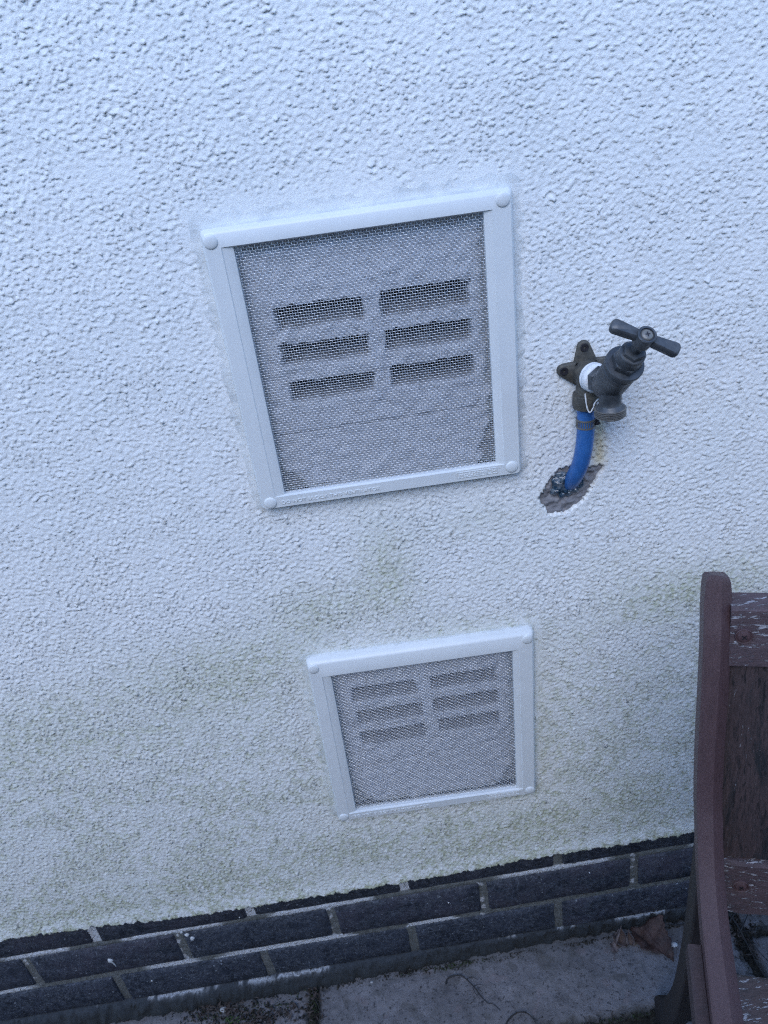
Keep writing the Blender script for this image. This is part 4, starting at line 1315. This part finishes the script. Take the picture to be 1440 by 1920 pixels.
stile_path = [(-0.0060, 0.6900), (-0.0068, 0.6885), (-0.0082, 0.6850), (-0.0105, 0.6780), (-0.0150, 0.6640), (-0.0222, 0.6450), (-0.0299, 0.6094), (-0.0385, 0.5545), (-0.0470, 0.5087), (-0.0560, 0.4860), (-0.0753, 0.4539), (-0.1046, 0.4314), (-0.1386, 0.4211), (-0.1900, 0.4120), (-0.27, 0.405), (-0.36, 0.405), (-0.43, 0.398), (-0.455, 0.380)]
def swid(t):
    return float(np.interp(t * 17, [0, 1, 2, 3, 4, 10, 17], [0.0085, 0.0135, 0.0162, 0.0178, 0.0188, 0.0188, 0.0250]))
leg_path = [(-0.0560, 0.465), (-0.0560, 0.430), (-0.053, 0.350), (-0.042, 0.235), (-0.013, 0.100), (0.045, -0.040), (0.088, -0.115), (0.118, GZ)]
for s_ in (0, 1):
    uc = 0.0 if s_ == 0 else WID
    mb = MB(); sweep(mb, stile_path, swid, 0.022, 0.0042, uc, 0.08, 0.0032 if s_ == 0 else -0.0032)
    st = mb.build('back_upright', M['wood'], chair, 22)
    # leg behind the upright, runs down and back to the paving
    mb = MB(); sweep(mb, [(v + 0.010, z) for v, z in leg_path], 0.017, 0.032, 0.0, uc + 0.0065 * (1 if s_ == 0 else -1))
    mb.build('leg', M['shaded_legwood'], chair, 25, label='dark wood rear leg with shade painted in, running down to the paving')
    # front leg under the arm
    mb = MB(); sweep(mb, [(-0.385, 0.385), (-0.380, 0.20), (-0.385, 0.0), (-0.39, GZ)], 0.030, 0.030, 0.0, uc)
    mb.build('leg', M['wood'], chair, 25)
    # second batten along the outer side of the arm
    ub = uc - 0.0118 if s_ == 0 else uc + 0.0118
    mb = MB(); sweep(mb, [(-0.108, 0.4130), (-0.125, 0.4085), (-0.150, 0.4045), (-0.20, 0.400), (-0.30, 0.396), (-0.40, 0.392)], 0.0110, 0.026, 0.0, ub)
    mb.build('arm_batten', M['batten'], chair, 22)
def board(u0, u1, v_top, z_top, v_bot, z_bot, thick, name, mat, nu=30, nz=8, rag=0.0, round_top=0.0, label=None):
    """board face from top edge to bottom edge (front face), thickness goes back (+v)"""
    nu = max(3, nu); P_ = np.zeros((nz + 3, nu + 1, 3)); rg = np.random.default_rng(int(abs(z_top) * 1000) + int(u0 * 1000))
    us_ = np.linspace(u0, u1, nu + 1)
    jb = np.cumsum(rg.normal(0, 1, nu + 1)); jb = (jb - np.linspace(jb[0], jb[-1], nu + 1)) * rag
    mb = MB(); vs = []; fs = []
    colsn = nz + 5
    for i, u_ in enumerate(us_):
        zt, zb = z_top + jb[i] * 0.15, z_bot + jb[i]
        col = []
        col.append((v_top + thick, zt)); col.append((v_top + 0.003, zt)); 
        for j in range(nz + 1):
            f = j / nz
            vv = v_top + (v_bot - v_top) * f; zz = zt - 0.0025 + (zb + 0.0015 - zt + 0.0025) * f
            col.append((vv - 0.0004 * math.sin(f * 9 + u_ * 60), zz))
        col.append((v_bot + 0.002, zb)); col.append((v_bot + thick, zb))
        for (vv, zz) in col:
            vs.append(cp(u_, vv, zz))
    cn = nz + 5
    for i in range(nu):
        for j in range(cn):
            j2 = (j + 1) % cn
            fs.append((i * cn + j, i * cn + j2, (i + 1) * cn + j2, (i + 1) * cn + j))
    fs.append(tuple(range(cn))); fs.append(tuple(nu * cn + j for j in range(cn)))
    mb.add(vs, fs)
    return mb.build(name, mat, chair, 35, label=label)
top_rail = board(0.0080, WID - 0.0080, -0.0170, 0.6700, -0.0262, 0.6230, 0.018, 'back_rail', M['rail'], 60, 8, 0.0003)
low_rail = board(0.0090, WID - 0.0090, -0.0480, 0.4330, -0.0560, 0.3800, 0.018, 'back_rail', M['rail'], 60, 8, 0.0012, label='lower back rail with broken edge and bare grey wood')
x = 0.0102; i = 0
while x + 0.05 < WID:
    wv = 0.0525
    board(x, min(x + wv, WID - 0.0102), -0.0225, 0.6245, -0.0440, 0.4345, 0.010, 'back_slat', M['slat'], 14, 16, 0.0002)
    x += wv + 0.0075; i += 1
# seat boards
for i in range(6):
    v1_ = -0.0330 - i * 0.063; v0_ = v1_ - 0.058
    mb = MB()
    nu = 40
    vs = []; fs = []
    prof_ = [(v1_, 0.232), (v1_, 0.2475), (v1_ - 0.003, 0.2500), (v1_ - 0.02, 0.2496), (v1_ - 0.04, 0.2500), (v0_ + 0.003, 0.2500), (v0_, 0.2475), (v0_, 0.232)]
    for q in range(nu + 1):
        u_ = 0.0125 + (WID - 0.025) * q / nu
        for (vv, zz) in prof_:
            vs.append(cp(u_, vv + 0.0006 * math.sin(u_ * 40 + i), zz + 0.0004 * math.sin(u_ * 70 + vv * 300)))
    for q in range(nu):
        for j in range(8):
            fs.append((q * 8 + j, q * 8 + (j + 1) % 8, (q + 1) * 8 + (j + 1) % 8, (q + 1) * 8 + j))
    fs.append(tuple(range(8))); fs.append(tuple(nu * 8 + j for j in range(8)))
    mb.add(vs, fs); mb.build('seat_board', M['seatwood'], chair, 35)
# side frame under the seat
for s_ in (0, 1):
    uc = 0.016 if s_ == 0 else WID - 0.016
    mb = MB(); sweep(mb, [(-0.035, 0.2310), (-0.15, 0.2310), (-0.30, 0.2310), (-0.385, 0.2310)], 0.020, 0.035, 0.0, uc)
    mb.build('seat_frame', M['wood'], chair, 25)
# screws in the rails
def rail_screw(u_, v_, z_, s=0.0060):
    nrm_ = (-CV * 0.98 + CZv * 0.12).normalized()
    c = cp(u_, v_, z_) + nrm_ * 0.0002
    mb = MB(); lathe(mb, c, nrm_, [(-0.003, s * 1.02), (0.0006, s * 1.02), (0.0010, s * 0.95), (0.0002, s * 0.82), (0.0004, s * 0.74), (0.0014, s * 0.68), (0.0018, s * 0.45), (0.0018, 0.0004)], 28)
    o = mb.build('screw', M['wood'], chair, 40)
    mb = MB(); xx, yy, aa = basis(nrm_)
    for a_ in (0.9, 0.9 + math.pi / 2):
        d = xx * math.cos(a_) + yy * math.sin(a_); e_ = nrm_.cross(d)
        box(mb, c + nrm_ * 0.0015 - d * 0.0022 - e_ * 0.0004, d * 0.0044, e_ * 0.0008, nrm_ * 0.0006)
    k_ = mb.build('screw_recess', M['screw'], chair, 0); k_.parent = o; k_.location = (0, 0, 0)
for zz, vv in ((0.6485, -0.0215), (0.4100, -0.0520)):
    rail_screw(0.0170 if zz > 0.5 else 0.0300, vv, zz)
    rail_screw(WID - 0.018, vv, zz)
